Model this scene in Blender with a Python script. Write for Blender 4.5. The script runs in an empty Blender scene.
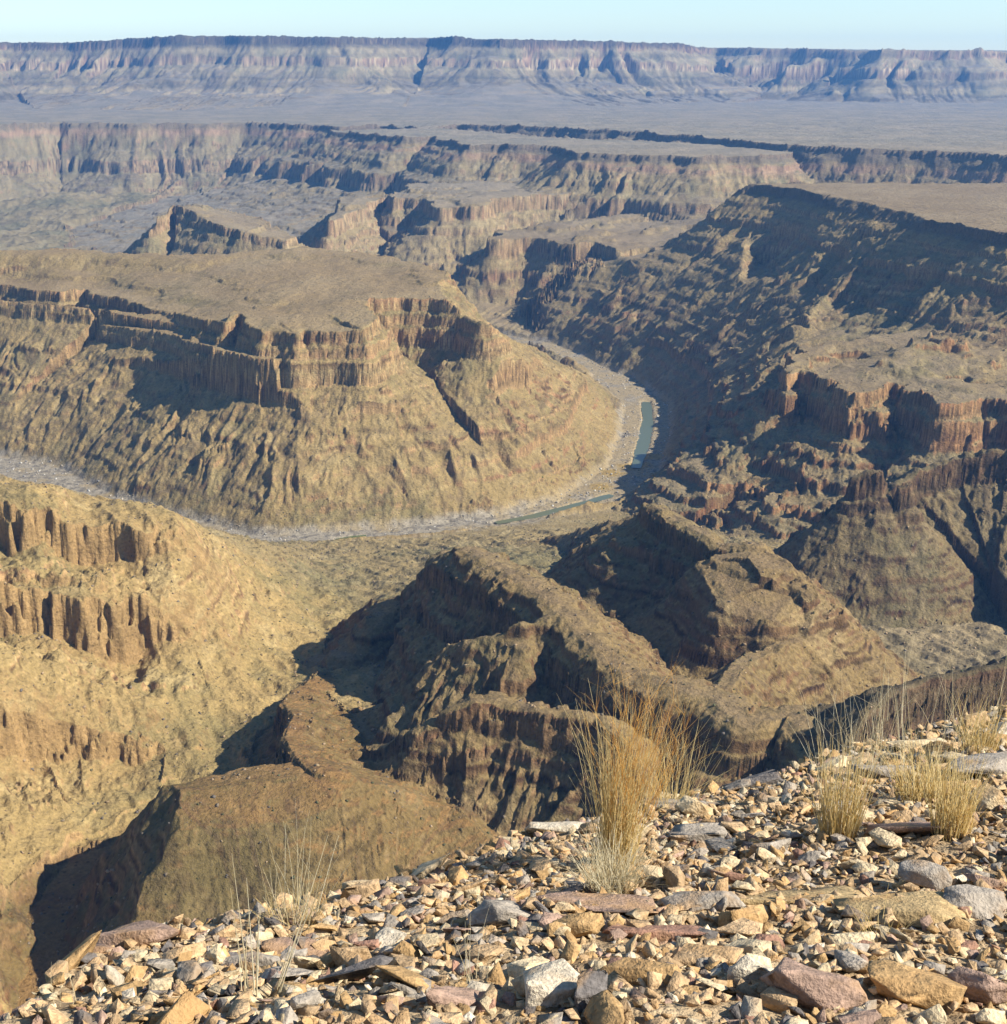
import bpy, math, random
import numpy as np
from mathutils import Vector, Matrix

C = bpy.context.scene.collection
sc = bpy.context.scene
Q = 1.0                                   # mesh step multiplier (1 = final)
HAZE = 5.0e-5

# ---------------------------------------------------------------- camera, sky, sun, exposure
W_PX, H_PX, F_PX = 1007, 1024, 1370.0
cam_data = bpy.data.cameras.new('camera'); cam = bpy.data.objects.new('camera', cam_data); C.objects.link(cam)
cam.location = (0, 0, 0)
cam.rotation_euler = (math.radians(90) - math.atan((512 - 62) / F_PX), 0, 0)
cam_data.sensor_fit = 'VERTICAL'; cam_data.sensor_height = 24; cam_data.lens = 24 * F_PX / H_PX
cam_data.clip_start = 0.1; cam_data.clip_end = 60000
sc.camera = cam
SUN_EL, SUN_AZ = math.radians(38), math.radians(106)     # azimuth clockwise from the view direction (+Y)
world = bpy.data.worlds.new('World'); sc.world = world; world.use_nodes = True
wn = world.node_tree; bg = wn.nodes['Background']
sky = wn.nodes.new('ShaderNodeTexSky'); sky.sky_type = 'NISHITA'; sky.sun_disc = False
sky.sun_elevation = SUN_EL; sky.sun_rotation = SUN_AZ; sky.altitude = 800; sky.air_density = 1.0; sky.dust_density = 0.2; sky.ozone_density = 1.3
tintn = wn.nodes.new('ShaderNodeMix'); tintn.data_type = 'RGBA'; tintn.blend_type = 'MULTIPLY'; tintn.inputs[0].default_value = 1.0; tintn.inputs[7].default_value = (.85, .97, 1.08, 1)
wn.links.new(sky.outputs[0], tintn.inputs[6]); wn.links.new(tintn.outputs[2], bg.inputs[0]); bg.inputs[1].default_value = 0.082
sun_data = bpy.data.lights.new('sun', 'SUN'); sun_data.energy = 5.0; sun_data.angle = math.radians(0.53); sun_data.color = (1.0, 0.94, 0.83)
sun = bpy.data.objects.new('sun', sun_data); C.objects.link(sun)
sd = Vector((math.sin(SUN_AZ) * math.cos(SUN_EL), math.cos(SUN_AZ) * math.cos(SUN_EL), math.sin(SUN_EL)))
sun.rotation_euler = sd.to_track_quat('Z', 'Y').to_euler()
sc.view_settings.view_transform = 'Standard'; sc.view_settings.look = 'None'; sc.view_settings.exposure = 1.0; sc.view_settings.gamma = 1.0
sc.cycles.volume_bounces = 0; sc.cycles.max_bounces = 6; sc.cycles.diffuse_bounces = 3

# ---------------------------------------------------------------- terrain (numpy)
FPX = 1370.0
PITCH = math.atan((512 - 62) / FPX)
CP, SP = math.cos(PITCH), math.sin(PITCH)

def ray(px, py):
    u = (px - 503.5) / FPX; v = (py - 512) / FPX
    f = CP - v * SP; d = SP + v * CP
    h = math.hypot(u, f)
    return u / h, f / h, -d / h          # per metre of plan distance

def at(px, py, D=None, z=None):
    a, b, c = ray(px, py)
    if D is None: D = z / c
    return (a * D, b * D, c * D)

_rng = np.random.RandomState(7)
_PERM = _rng.permutation(4096).astype(np.int32)
_ANG = _rng.rand(4096) * 2 * np.pi
_GX = np.cos(_ANG).astype(np.float32); _GY = np.sin(_ANG).astype(np.float32)

def pn(x, y, seed=0):
    """gradient noise, about -0.7..0.7"""
    x = np.asarray(x, np.float32) + np.float32(seed * 17.31); y = np.asarray(y, np.float32) + np.float32(seed * 9.77)
    xi = np.floor(x).astype(np.int32); yi = np.floor(y).astype(np.int32)
    fx = x - xi; fy = y - yi
    u = fx * fx * fx * (fx * (fx * 6 - 15) + 10); v = fy * fy * fy * (fy * (fy * 6 - 15) + 10)
    def g(ix, iy, dx, dy):
        h = _PERM[(_PERM[ix & 4095] + iy) & 4095]
        return _GX[h] * dx + _GY[h] * dy
    a = g(xi, yi, fx, fy); b = g(xi + 1, yi, fx - 1, fy)
    c = g(xi, yi + 1, fx, fy - 1); d = g(xi + 1, yi + 1, fx - 1, fy - 1)
    return (a + u * (b - a)) * (1 - v) + (c + u * (d - c)) * v

def fbm(x, y, n=4, seed=0, gain=0.5):
    s = 0; a = 1.0
    for i in range(n):
        s = s + a * pn(x, y, seed + i * 3); x = x * 2.03; y = y * 2.03; a *= gain
    return s

def ridged(x, y, n=3, seed=0):
    s = 0; a = 1.0
    for i in range(n):
        s = s + a * (0.5 - np.abs(pn(x, y, seed + i * 5)) * 1.6); x = x * 2.1; y = y * 2.1; a *= 0.5
    return s

def sstep(a, b, x):
    t = np.clip((x - a) / (b - a), 0, 1)
    return t * t * (3 - 2 * t)

def plane_dist(P, X, Y, closed):
    """nearest point on a polyline: distance, arc length there, height there, signed side (+ left of travel)"""
    n = len(P); segs = [(P[i], P[(i + 1) % n]) for i in range(n if closed else n - 1)]
    best = np.full(X.shape, 1e18, np.float32); T = np.zeros(X.shape, np.float32); Z = np.zeros(X.shape, np.float32)
    S = np.zeros(X.shape, np.float32); inside = np.zeros(X.shape, bool); L = 0.0
    for (ax, ay, az), (bx, by, bz) in segs:
        dx, dy = bx - ax, by - ay; l = math.hypot(dx, dy) + 1e-6
        t = np.clip(((X - ax) * dx + (Y - ay) * dy) / (l * l), 0, 1)
        ex = X - (ax + t * dx); ey = Y - (ay + t * dy)
        d2 = ex * ex + ey * ey; m = d2 < best
        best = np.where(m, d2, best); T = np.where(m, L + t * l, T); Z = np.where(m, az + t * (bz - az), Z)
        S = np.where(m, (dx * (Y - ay) - dy * (X - ax)) / (l * np.sqrt(d2) + 1e-3), S)
        if closed:
            c = (ay > Y) != (by > Y)
            inside ^= c & (X < (bx - ax) * (Y - ay) / (by - ay + 1e-9) + ax)
        L += l
    return np.sqrt(best), T, Z, S, inside

# grid: azimuth columns x plan-distance rows
def steps(lst):
    out = [lst[0][0]]
    for a, b, s in lst:
        n = max(1, int(round((b - a) / (s * Q)))); out += [a + (b - a) * (i + 1) / n for i in range(n)]
    return np.array(out, np.float32)
Dv = steps([(9, 60, 5), (60, 250, 5), (250, 380, 2.0), (380, 960, 1.0), (960, 1300, 1.6), (1300, 2100, 2.0), (2100, 2750, 2.8), (2750, 5300, 6), (5300, 9300, 16), (9300, 16000, 300)])
Av = np.radians(steps([(-40, -24.6, 0.35), (-24.6, 24.6, 0.042), (24.6, 45, 0.25)]))
NR, NC = len(Dv), len(Av)
GX = (Dv[:, None] * np.sin(Av)[None, :]).astype(np.float32)
GY = (Dv[:, None] * np.cos(Av)[None, :]).astype(np.float32)
DD = np.repeat(Dv[:, None], NC, 1)

# --- base ground: smooth surface through control points (pixel, level), refined by landforms
base_pts = []
def B(px, py, D=None, z=None): base_pts.append(at(px, py, D, z))
RIVER = [(-160, 440), (-60, 455), (30, 470), (90, 503), (150, 522), (230, 542), (300, 540), (345, 537), (430, 531), (510, 520), (590, 500), (632, 470), (645, 435), (646, 405), (612, 378), (575, 358), (545, 345), (500, 337), (440, 326)]
RIV = [at(x, y, z=-499.0) for x, y in RIVER]
for p in RIV: base_pts.append(p)
for x, y in [(300, 268), (200, 250), (100, 231), (0, 222), (-100, 215)]: B(x, y, z=-492)
for x, y, z in [(0, 203, -436), (60, 199, -436), (150, 199, -440), (230, 200, -440), (-100, 203, -436)]: B(x, y, z=z)
# tan slope on the left and the wash below it
for p in [(200, 620, -370), (300, 570, -432), (300, 600, -416), (250, 640, -396), (110, 690, -372), (0, 680, -345), (0, 590, -325), (-120, 590, -315), (-120, 700, -335), (60, 750, -385), (180, 740, -399), (100, 800, -402),
          (0, 760, -376), (0, 850, -388), (30, 950, -404), (40, 1000, -406), (-150, 850, -350), (-150, 1000, -380), (330, 690, -396), (350, 735, -386), (440, 770, -388), (500, 830, -402), (560, 830, -402), (240, 730, -402), (290, 665, -407),
          (350, 620, -425), (400, 600, -414), (430, 560, -456), (360, 585, -437), (250, 540, -420), (124, 508, -306), (50, 491, -294), (84, 524, -322), (70, 512, -312), (100, 518, -315), (0, 490, -292), (-120, 488, -288), (188, 528, -324), (60, 930, -404), (140, 870, -402)]: B(p[0], p[1], z=p[2])
# bowl between the two central ridges, wash on the right, flats
for p in [(560, 560, -432), (640, 630, -372), (690, 650, -362), (520, 560, -420), (850, 600, -440), (950, 630, -428), (1007, 645, -424), (1150, 640, -440), (760, 560, -462), (700, 545, -478), (640, 530, -488), (920, 700, -425), (1100, 720, -420)]: B(p[0], p[1], z=p[2])
for p in [(800, 535, -480), (900, 560, -460), (700, 480, -492), (720, 420, -492), (1007, 560, -450)]: B(p[0], p[1], z=p[2])
for p in [(300, 215, -470), (420, 240, -430), (500, 300, -495), (600, 320, -490), (0, 210, -480), (700, 250, -380), (-200, 300, -470)]: B(p[0], p[1], z=p[2])
for a in (-38, -25, -12, 0, 12, 25, 40):
    for D, z in ((9, -9), (60, -120), (150, -230), (300, -320), ((5200, -495) if a <= 0 else (5200, -430)), (7000, -430), (9500, -430), (16000, -430)):
        base_pts.append((D * math.sin(math.radians(a)), D * math.cos(math.radians(a)), z))
for a in (24, 32, 42):
    for D, z in ((600, -390), (1000, -430), (1500, -450), (2200, -440)): base_pts.append((D * math.sin(math.radians(a)), D * math.cos(math.radians(a)), z))
bp = np.array(base_pts, np.float64)

def base_surface():
    # linear-kernel RBF in (azimuth, log distance), evaluated on a coarse grid
    lx = np.arctan2(bp[:, 0], bp[:, 1]) * 2.2; ly = np.log(np.hypot(bp[:, 0], bp[:, 1])); n = len(bp)
    A = np.zeros((n + 1, n + 1)); r = np.hypot(lx[:, None] - lx, ly[:, None] - ly)
    A[:n, :n] = -r - np.eye(n) * 0.004; A[:n, n] = 1; A[n, :n] = 1
    w = np.linalg.solve(A, np.append(bp[:, 2], 0))
    ri = np.unique(np.append(np.arange(0, NR, 6), NR - 1)); ci = np.unique(np.append(np.arange(0, NC, 6), NC - 1))
    gx = (Av[ci] * 2.2)[None, :]; gy = np.log(Dv[ri])[:, None]
    H = np.full((len(ri), len(ci)), w[n])
    for k in range(n): H -= w[k] * np.sqrt((gx - lx[k]) ** 2 + (gy - ly[k]) ** 2 + 4e-4)
    H1 = np.empty((len(ri), NC))
    for i in range(len(ri)): H1[i] = np.interp(np.arange(NC), ci, H[i])
    out = np.empty((NR, NC), np.float32)
    for j in range(NC): out[:, j] = np.interp(np.arange(NR), ri, H1[:, j])
    for _ in range(3):                                   # take the grid kinks out
        k = 7; out = out.astype(np.float64); c = np.cumsum(np.pad(out, ((0, 0), (k + 1, k)), 'edge'), 1); out = (c[:, 2 * k + 1:] - c[:, :-2 * k - 1]) / (2 * k + 1)
        c = np.cumsum(np.pad(out, ((k + 1, k), (0, 0)), 'edge'), 0); out = (c[2 * k + 1:] - c[:-2 * k - 1]) / (2 * k + 1)
    return out.astype(np.float32)

Hh = base_surface()
OWN = np.zeros((NR, NC), np.int8)
STREAK = np.zeros((NR, NC), np.float32)
OWNERS = ['canyon_floor']

def subset(P, reach):
    xs = [p[0] for p in P]; ys = [p[1] for p in P]
    x0, x1, y0, y1 = min(xs) - reach, max(xs) + reach, min(ys) - reach, max(ys) + reach
    return np.nonzero((GX > x0) & (GX < x1) & (GY > y0) & (GY < y1))

def owner(name):
    if name not in OWNERS: OWNERS.append(name)
    return OWNERS.index(name)

def merge(idx, h, own, streak=None, k=0.0):
    cur = Hh[idx]; m = h > cur
    if k > 0:                        # smooth union
        t = np.clip(0.5 + 0.5 * (h - cur) / k, 0, 1); new = cur + (h - cur) * t + k * t * (1 - t)
    else: new = np.maximum(cur, h)
    Hh[idx] = new
    o = OWN[idx]; o[m] = own; OWN[idx] = o
    if streak is not None:
        s = STREAK[idx]; s[m] = streak[m]; STREAK[idx] = s

def prof(d, pts):
    xs = [p[0] for p in pts]; ys = [p[1] for p in pts]
    s = (ys[-1] - ys[-2]) / (xs[-1] - xs[-2])
    return np.where(d > xs[-1], ys[-1] + (d - xs[-1]) * s, np.interp(d, xs, ys)).astype(np.float32)

def plateau(name, P, profile, reach=700, lam=90, amp=14, gul=10, rise=0, rdist=120, seed=1, top=4.0, k=0, fine=1.0):
    """a flat-topped landform: rim polygon P (x, y, z), drop by distance outside the rim"""
    idx = subset(P, reach); X = GX[idx]; Y = GY[idx]
    d, T, Z, S, ins = plane_dist(P, X, Y, True)
    sd = np.where(ins, -d, d)
    near = np.exp(-np.maximum(sd, 0) / 400)
    w = amp * (1.3 * pn(T / lam, sd / (lam * 5), seed) + 0.9 * pn(X / (lam * .8), Y / (lam * .8), seed + 4)) + amp * .36 * pn(X / (lam * .28), Y / (lam * .28), seed + 8) + fine * amp * .13 * pn(X / (lam * .09), Y / (lam * .09), seed + 9)
    out = np.maximum(sd, 0)
    Tw = T + .35 * sd + lam * .5 * fbm(X / lam, Y / lam, 2, seed + 18)
    g = ridged(Tw / (lam * .55), sd / (lam * 4), 3, seed + 2)
    sdw = sd + w + gul * g * sstep(10, 90, out) * (.35 + 1.3 * sstep(-.3, .4, fbm(X / (lam * 2.2), Y / (lam * 2.2), 2, seed + 17)))
    z = Z
    h = z - prof(np.maximum(sdw, 0), profile)
    for q in (1, 2):                 # ledges and cracks that change with height, so cliffs are not plain flutes
        sdw2 = sdw + fine * (1.3 * pn(T / 9, h / 3.5 + 7 * q, seed + 15) + .9 * pn(T / 3.5, h / 7, seed + 16)) * sstep(0, 2, np.maximum(sdw, 0))
        h = z - prof(np.maximum(sdw2, 0), profile)
    num = np.zeros(X.shape); den = np.zeros(X.shape)
    m = sd < 0
    if m.any():
        xi, yi = X[m].astype(np.float64), Y[m].astype(np.float64); nu = 0; de = 0
        for p in P:
            wq = 1 / ((xi - p[0]) ** 2 + (yi - p[1]) ** 2 + 100.0); nu = nu + wq * p[2]; de = de + wq
        hm_ = h[m]; t_ = sstep(0, 70, -sd[m]); h[m] = hm_ + (nu / de - Z[m]) * t_
    inn = np.maximum(-sdw, 0)
    h = h + rise * sstep(0, rdist, inn) + top * fbm(X / 130, Y / 130, 4, seed + 5) * sstep(0, 40, inn)
    h = h + lam * .035 * ridged(T / (lam * .22), sd / (lam * 1.6), 3, seed + 13) * sstep(15, 70, out)
    st = 1.2 * pn(Tw / (lam * .16), sd / (lam * 3), seed + 21) + .8 * pn(Tw / (lam * .06), sd / (lam * 1.5), seed + 22)
    merge(idx, h.astype(np.float32), owner(name), st, k)

def ridge(name, P, left, right, reach=400, lam=40, amp=6, gul=5, seed=1, rough=1.5, k=0, crest=0.0, fine=1.0, zj=0.0):
    """a crest line P (x, y, z) with one profile on each side (left / right of its direction)"""
    idx = subset(P, reach); X = GX[idx]; Y = GY[idx]
    d, T, Z, S, _ = plane_dist(P, X, Y, False)
    d = np.maximum(d - crest, 0)
    w = amp * (pn(T / lam, d / (lam * 5), seed) + .8 * pn(X / (lam * .7), Y / (lam * .7), seed + 4) + .5 * fine * pn(X / (lam * .25), Y / (lam * .25), seed + 5))
    g = gul * ridged(T / (lam * .5), d / (lam * 4), 3, seed + 2)
    dw = np.maximum(d + (w + g) * sstep(0, 25, d), 0)
    sl = .5 + .5 * np.clip(S * 1.25, -1, 1)
    if zj: Z = Z + zj * (1.6 * pn(T / 46, T * 0 + 1.7, seed + 31) + .9 * pn(T / 15, T * 0 + 4.4, seed + 32) + .8 * pn(X / 9, Y / 9, seed + 33)) * sstep(60, 5, d)
    for q in (0, 1):
        h = Z - (prof(dw, left) * sl + prof(dw, right) * (1 - sl))
        dw = np.maximum(dw + fine * (1.6 * pn(T / 10, h / 3.5 + 7 * q, seed + 15) + 1.0 * pn(T / 4, h / 6, seed + 16)) * sstep(0, 4, d), 0)
    h = Z - (prof(dw, left) * sl + prof(dw, right) * (1 - sl)) + rough * fbm(X / 22, Y / 22, 4, seed + 7) + lam * .05 * ridged(T / (lam * .25), d / (lam * 1.6), 3, seed + 13) * sstep(4, 30, d)
    st = pn(T / (lam * .2), d / (lam * 3), seed + 21) + .6 * pn(T / (lam * .08), d / (lam * 1.5), seed + 22)
    merge(idx, h.astype(np.float32), owner(name), st, k)

def channel(P, slope, width=3, reach=160, amp=6, seed=3, lim=40, rib=0):
    idx = subset(P, reach); X = GX[idx]; Y = GY[idx]
    d, T, Z, S, _ = plane_dist(P, X, Y, False)
    d = np.maximum(d - width + amp * fbm(X / 25, Y / 25, 3, seed), 0)
    d = d + rib * (.4 + 1.2 * sstep(-.3, .4, fbm(X / 120, Y / 120, 2, seed + 6))) * (ridged((T + .4 * d + 25 * fbm(X / 50, Y / 50, 2, seed + 7)) / 38, d / 220, 3, seed + 1) + .5 * fbm(X / 60, Y / 60, 3, seed + 2)) * sstep(5, 60, d)
    h = Z + slope * np.maximum(d, 0) + 5 * np.maximum(d - lim, 0)
    Hh[idx] = np.minimum(Hh[idx], h.astype(np.float32))

def hit(px, py):
    a, b, c = ray(px, py); j = int(np.argmin(np.abs(Av - math.atan2(a, b)))); k = np.nonzero((Hh[:, j] - c * Dv > 0) & (Dv > 200))[0]
    D = float(Dv[k[0]]); return (a * D, b * D, c * D)

def scarp(P, height, run, seed, amp=7, lam=22):
    """a rock step along P (left end first): the ground on the near side is cut down, with a bench below"""
    idx = subset(P, run * 1.3); X = GX[idx]; Y = GY[idx]
    d, T, Z, S, _ = plane_dist(P, X, Y, False); Lt = T.max()
    s = np.where(S < 0, d, -d)
    s = s + amp * (1.2 * pn(T / lam, T * 0 + .3, seed) + pn(X / (lam * .5), Y / (lam * .5), seed + 1) + .5 * pn(X / (lam * .2), Y / (lam * .2), seed + 2))
    hv = height * (.75 + .6 * pn(T / 40, T * 0 + 5.1, seed + 3))
    st = 0
    for k in range(3):
        st = st + sstep(k * 2.6, k * 2.6 + 1.5, s + 1.5 * pn(X / 5, Y / 5, seed + 4 + k)) / 3
    g = st * sstep(run, 8, s) * sstep(0, 50, T) * sstep(0, 55, Lt - T)
    Hh[idx] -= (hv * g).astype(np.float32)

def A(*pts): return [at(p[0], p[1], D=p[2]) for p in pts]
def AZ(*pts): return [at(p[0], p[1], z=p[2]) for p in pts]

# ---------------------------------------------------------------- landforms, far to near
def P_(*seq):
    """profile from ('c', height) cliffs cut into ledges, ('s', run, drop) slopes"""
    rs = np.random.RandomState(len(seq) * 7 + int(seq[0][1])); x = y = 0.0; pts = [(0.0, 0.0)]
    for s in seq:
        if s[0] == 'c':
            left_ = s[1]; n = max(2, int(s[1] / 6))
            for i in range(n):
                hgt = s[1] / n * (.6 + .8 * rs.rand()) if i < n - 1 else left_
                hgt = min(hgt, left_); left_ -= hgt
                x += .12 * hgt + .05; y += hgt * .93; pts.append((x, y))
                x += (.1 + .35 * rs.rand()) * hgt * .5 + .05; y += hgt * .07; pts.append((x, y))
        else:
            x += s[1]; y += s[2]; pts.append((x, y))
    return pts
# far escarpment beyond the plateau
esc = [at(x, y, D=8500 + j) for x, y, j in [(-500, 46, 300), (-120, 45, 200), (0, 43, 700), (70, 43, 500), (130, 39, 300), (200, 36, 100), (330, 37.5, -100), (430, 38, 200), (500, 39.5, -150), (600, 41.5, 100), (680, 44, 300), (715, 48, 700), (800, 49, 500), (868, 51, 300), (880, 50, 0), (960, 51.5, 100), (1007, 52, 500), (1150, 53, 0), (1600, 56, 200)]]
esc = esc + [(7000, 15500, 130), (-7000, 15500, 130)]
plateau('far_escarpment', esc, [(0, 0), (20, 45), (120, 90), (200, 125), (214, 160), (420, 240), (700, 300), (1300, 345), (1700, 358), (2000, 700)], reach=3500, lam=460, amp=100, gul=150, seed=31, top=3, fine=.3)
# plateau carrying the far rim, and the dark scarp on the right
W_IN = P_(('c', 12), ('s', 80, 56), ('c', 6), ('s', 90, 52), ('c', 14), ('s', 8, 6), ('c', 18), ('s', 180, 90), ('s', 260, 60))
frim = AZ((-500, 131, -216), (-150, 127, -216), (-60, 126, -216), (0, 125, -216), (60, 123, -216), (130, 124, -216), (250, 123, -216), (300, 125, -216), (340, 127, -216), (380, 126, -216), (430, 130, -216)) + AZ((455, 125, -208), (520, 126, -205), (640, 132, -200), (700, 137, -200), (760, 143, -200), (860, 149, -200), (930, 151, -200), (1007, 156, -200), (1300, 170, -200))
frim += [(4200, 9000, -216), (-4200, 9000, -216)]
plateau('far_plateau', frim, W_IN, reach=900, lam=170, amp=30, gul=34, seed=12, top=3, fine=.3)
wrim = AZ((330, 131, -216), (400, 138, -216), (430, 137, -216), (470, 145, -216), (500, 145, -216), (560, 147, -216), (575, 153, -216), (640, 155, -216), (700, 157, -216), (760, 156, -216), (790, 153, -216), (800, 149, -216), (780, 145, -216), (700, 143.5, -214), (560, 138, -214), (430, 128, -214))
plateau('far_canyon_wall', wrim, P_(('c', 12), ('s', 100, 58), ('c', 7), ('s', 60, 22), ('c', 18), ('s', 8, 6), ('c', 20), ('s', 260, 66), ('s', 400, 60)), reach=1000, lam=120, amp=26, gul=26, seed=15, top=2, fine=.4)
# promontories below the far wall
bench = AZ((330, 222, -345), (342, 196, -318), (384, 192, -310), (392, 199, -314), (405, 197, -312), (425, 198, -312), (432, 207, -314), (482, 206, -312), (494, 200, -308), (530, 196, -305), (640, 190, -302), (640, 185, -300), (480, 182, -300), (415, 184, -305))
plateau('far_promontory', bench, P_(('c', 30), ('s', 30, 18), ('c', 8), ('s', 200, 115)), reach=500, lam=70, amp=18, gul=18, seed=17, top=6)
srt = AZ((150, 232, -345), (172, 206, -303), (192, 212, -308), (216, 225, -320), (258, 236, -333), (286, 241, -340), (294, 236, -338), (270, 224, -330), (235, 212, -318), (195, 204, -306))
plateau('serrated_ridge', srt, P_(('c', 14), ('s', 160, 120)), reach=320, lam=40, amp=9, gul=12, seed=19, top=6)
bench2 = AZ((494, 240, -353), (530, 238, -352), (560, 243, -353), (600, 244, -353), (622, 250, -354), (650, 248, -354), (684, 258, -354), (700, 268, -354), (740, 250, -353), (700, 205, -330), (560, 222, -345), (500, 230, -352))
plateau('river_bluff', bench2, P_(('c', 32), ('s', 50, 32), ('c', 10), ('s', 150, 115)), reach=520, lam=75, amp=24, gul=22, seed=18, top=12)
# big flat-topped block on the right of the river
rm = AZ((746, 184, -216), (770, 186, -216), (800, 190, -216), (835, 198, -216), (870, 207, -216), (900, 216, -216), (930, 221, -216), (965, 226, -216), (1007, 232, -216), (1100, 245, -216), (1300, 270, -216)) + [(2400, 2300, -216)] + AZ((1100, 184.5, -216), (1007, 184, -216), (830, 183.5, -216))
plateau('right_plateau', rm, P_(('c', 14), ('s', 70, 48), ('c', 10), ('s', 60, 36), ('c', 7), ('s', 60, 22), ('s', 150, 30), ('c', 14), ('s', 50, 34), ('c', 12), ('s', 150, 100)), reach=900, lam=210, amp=24, gul=75, seed=22, top=2)
ridge('right_plateau', AZ((746, 186, -222), (728, 200, -255), (700, 222, -300), (672, 238, -335)), [(0, 0), (4, 8), (100, 80)], [(0, 0), (100, 66)], reach=330, lam=50, amp=12, gul=18, seed=24, k=10)
ridge('right_plateau', AZ((770, 205, -262), (740, 250, -308), (716, 285, -345)), [(0, 0), (100, 70)], [(0, 0), (100, 60)], reach=330, lam=50, amp=12, gul=18, seed=25, k=10)
ridge('right_plateau', AZ((900, 225, -262), (850, 275, -310), (800, 320, -345)), [(0, 0), (100, 60)], [(0, 0), (100, 62)], reach=330, lam=50, amp=12, gul=18, seed=26, k=10)
for q, sd_ in (((720, 310, -352), (676, 350, -440), (662, 380, -485)), 27), (((790, 385, -385), (735, 430, -440), (684, 470, -484)), 28), (((855, 425, -392), (790, 470, -440), (735, 515, -480)), 29), (((960, 430, -392), (900, 480, -430), (850, 530, -465)), 30), (((760, 335, -350), (722, 375, -420), (700, 410, -466)), 32):
    ridge('right_promontory', AZ(*q), [(0, 0), (30, 22), (200, 130)], [(0, 0), (30, 20), (200, 120)], reach=260, lam=40, amp=11, gul=14, seed=sd_, rough=3, k=10)
prom = AZ((788, 376, -345), (808, 372, -343), (830, 374, -343), (838, 388, -345), (850, 396, -346), (884, 392, -345), (890, 384, -343), (920, 392, -343), (950, 402, -343), (985, 398, -343), (1007, 402, -343), (1150, 410, -343), (1250, 330, -335), (1007, 322, -335), (900, 330, -335), (800, 350, -342))
plateau('right_promontory', prom, P_(('s', 3, 2), ('c', 16), ('s', 9, 7), ('c', 18), ('s', 10, 8), ('s', 190, 114)), reach=450, lam=44, amp=19, gul=22, seed=23, top=26)
# mesa inside the river bend
UP = AZ((-250, 285, -342), (0, 285, -342), (60, 292, -340), (85, 290, -340), (125, 301, -338), (170, 313, -333), (205, 319, -325), (226, 322, -314), (238, 315, -310), (246, 322, -311), (262, 331, -313), (296, 333, -313), (303, 327, -311), (312, 331, -312), (330, 332, -312), (366, 331, -310), (376, 318, -304), (366, 299, -299), (400, 297, -299), (435, 299, -299), (468, 302, -299), (486, 308, -299), (478, 290, -297), (455, 281, -295), (428, 266, -292), (370, 254, -290), (300, 247, -288), (200, 256, -298), (60, 250, -300), (-250, 250, -300))
plateau('mesa', UP, P_(('s', 3, 2), ('c', 14), ('s', 7, 5), ('c', 10), ('s', 8, 6), ('c', 24), ('s', 75, 46), ('s', 140, 72)), reach=520, lam=46, amp=10, gul=10, rise=6, rdist=200, seed=41, top=6)
LO = AZ((190, 342, -346), (206, 345, -343), (218, 352, -343), (222, 362, -343), (240, 361, -343), (262, 363, -343), (290, 358, -343), (299, 346, -343), (312, 350, -343), (330, 358, -343), (366, 356, -343), (384, 352, -343), (396, 340, -343), (380, 300, -343), (200, 300, -330))
plateau('mesa', LO, P_(('c', 12), ('s', 5, 4), ('c', 20), ('s', 76, 62), ('s', 66, 46), ('s', 40, 22), ('s', 60, 60)), reach=420, lam=70, amp=11, gul=24, seed=43, top=4)
LL = AZ((-250, 300, -362), (0, 305, -362), (66, 314, -360), (100, 324, -357), (132, 330, -353), (170, 336, -349), (206, 345, -345), (235, 345, -343), (235, 322, -338), (-250, 280, -340))
plateau('mesa', LL, P_(('c', 8), ('s', 4, 3), ('c', 11), ('s', 150, 78), ('s', 120, 52), ('s', 60, 40)), reach=420, lam=75, amp=11, gul=32, seed=44, top=4)
ridge('mesa', AZ((440, 330, -372), (487, 337, -383), (533, 354, -424), (575, 378, -464), (604, 396, -492)), [(0, 0), (200, 120)], [(0, 0), (200, 122)], reach=420, lam=40, amp=8, gul=12, seed=45, rough=1.5, k=26)
for q, sd_ in (((66, 330, -384), (20, 385, -432)), 46), (((125, 342, -380), (70, 420, -456)), 47), (((190, 352, -378), (150, 400, -420), (95, 470, -492)), 48), (((262, 385, -380), (150, 480, -488)), 49), (((320, 383, -384), (300, 520, -497)), 50):
    ridge('mesa', AZ(*q), [(0, 0), (60, 26), (200, 110)], [(0, 0), (60, 26), (200, 110)], reach=230, lam=36, amp=10, gul=14, seed=sd_, rough=2.5, k=14)
# shaded ridge on the right with pinnacles
rr = AZ((800, 560, -452), (845, 500, -372), (858, 489, -352), (870, 488, -350), (890, 487, -350), (905, 478, -345), (915, 470, -340), (940, 463, -335), (960, 458, -332), (1007, 450, -322), (1150, 430, -292))
ridge('shaded_ridge', rr, [(0, 0), (120, 70)], P_(('s', 6, 3), ('c', 22), ('s', 170, 86)), reach=420, lam=40, amp=9, gul=6, seed=51, zj=5)
for i_, (xa, xb, yt, D_) in enumerate(((853, 882, 473, 1150), (900, 910, 484, 1150), (826, 836, 506, 1165))):
    plateau('shaded_ridge', A((xa, yt + 3, D_ - 6), (xb, yt, D_ - 6), (xb + 1, yt, D_ + 8), (xa + 1, yt + 3, D_ + 8)), P_(('c', 20), ('s', 4, 4), ('c', 8), ('s', 40, 36)), reach=80, lam=14, amp=3, gul=2, seed=130 + i_, top=3)
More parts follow.
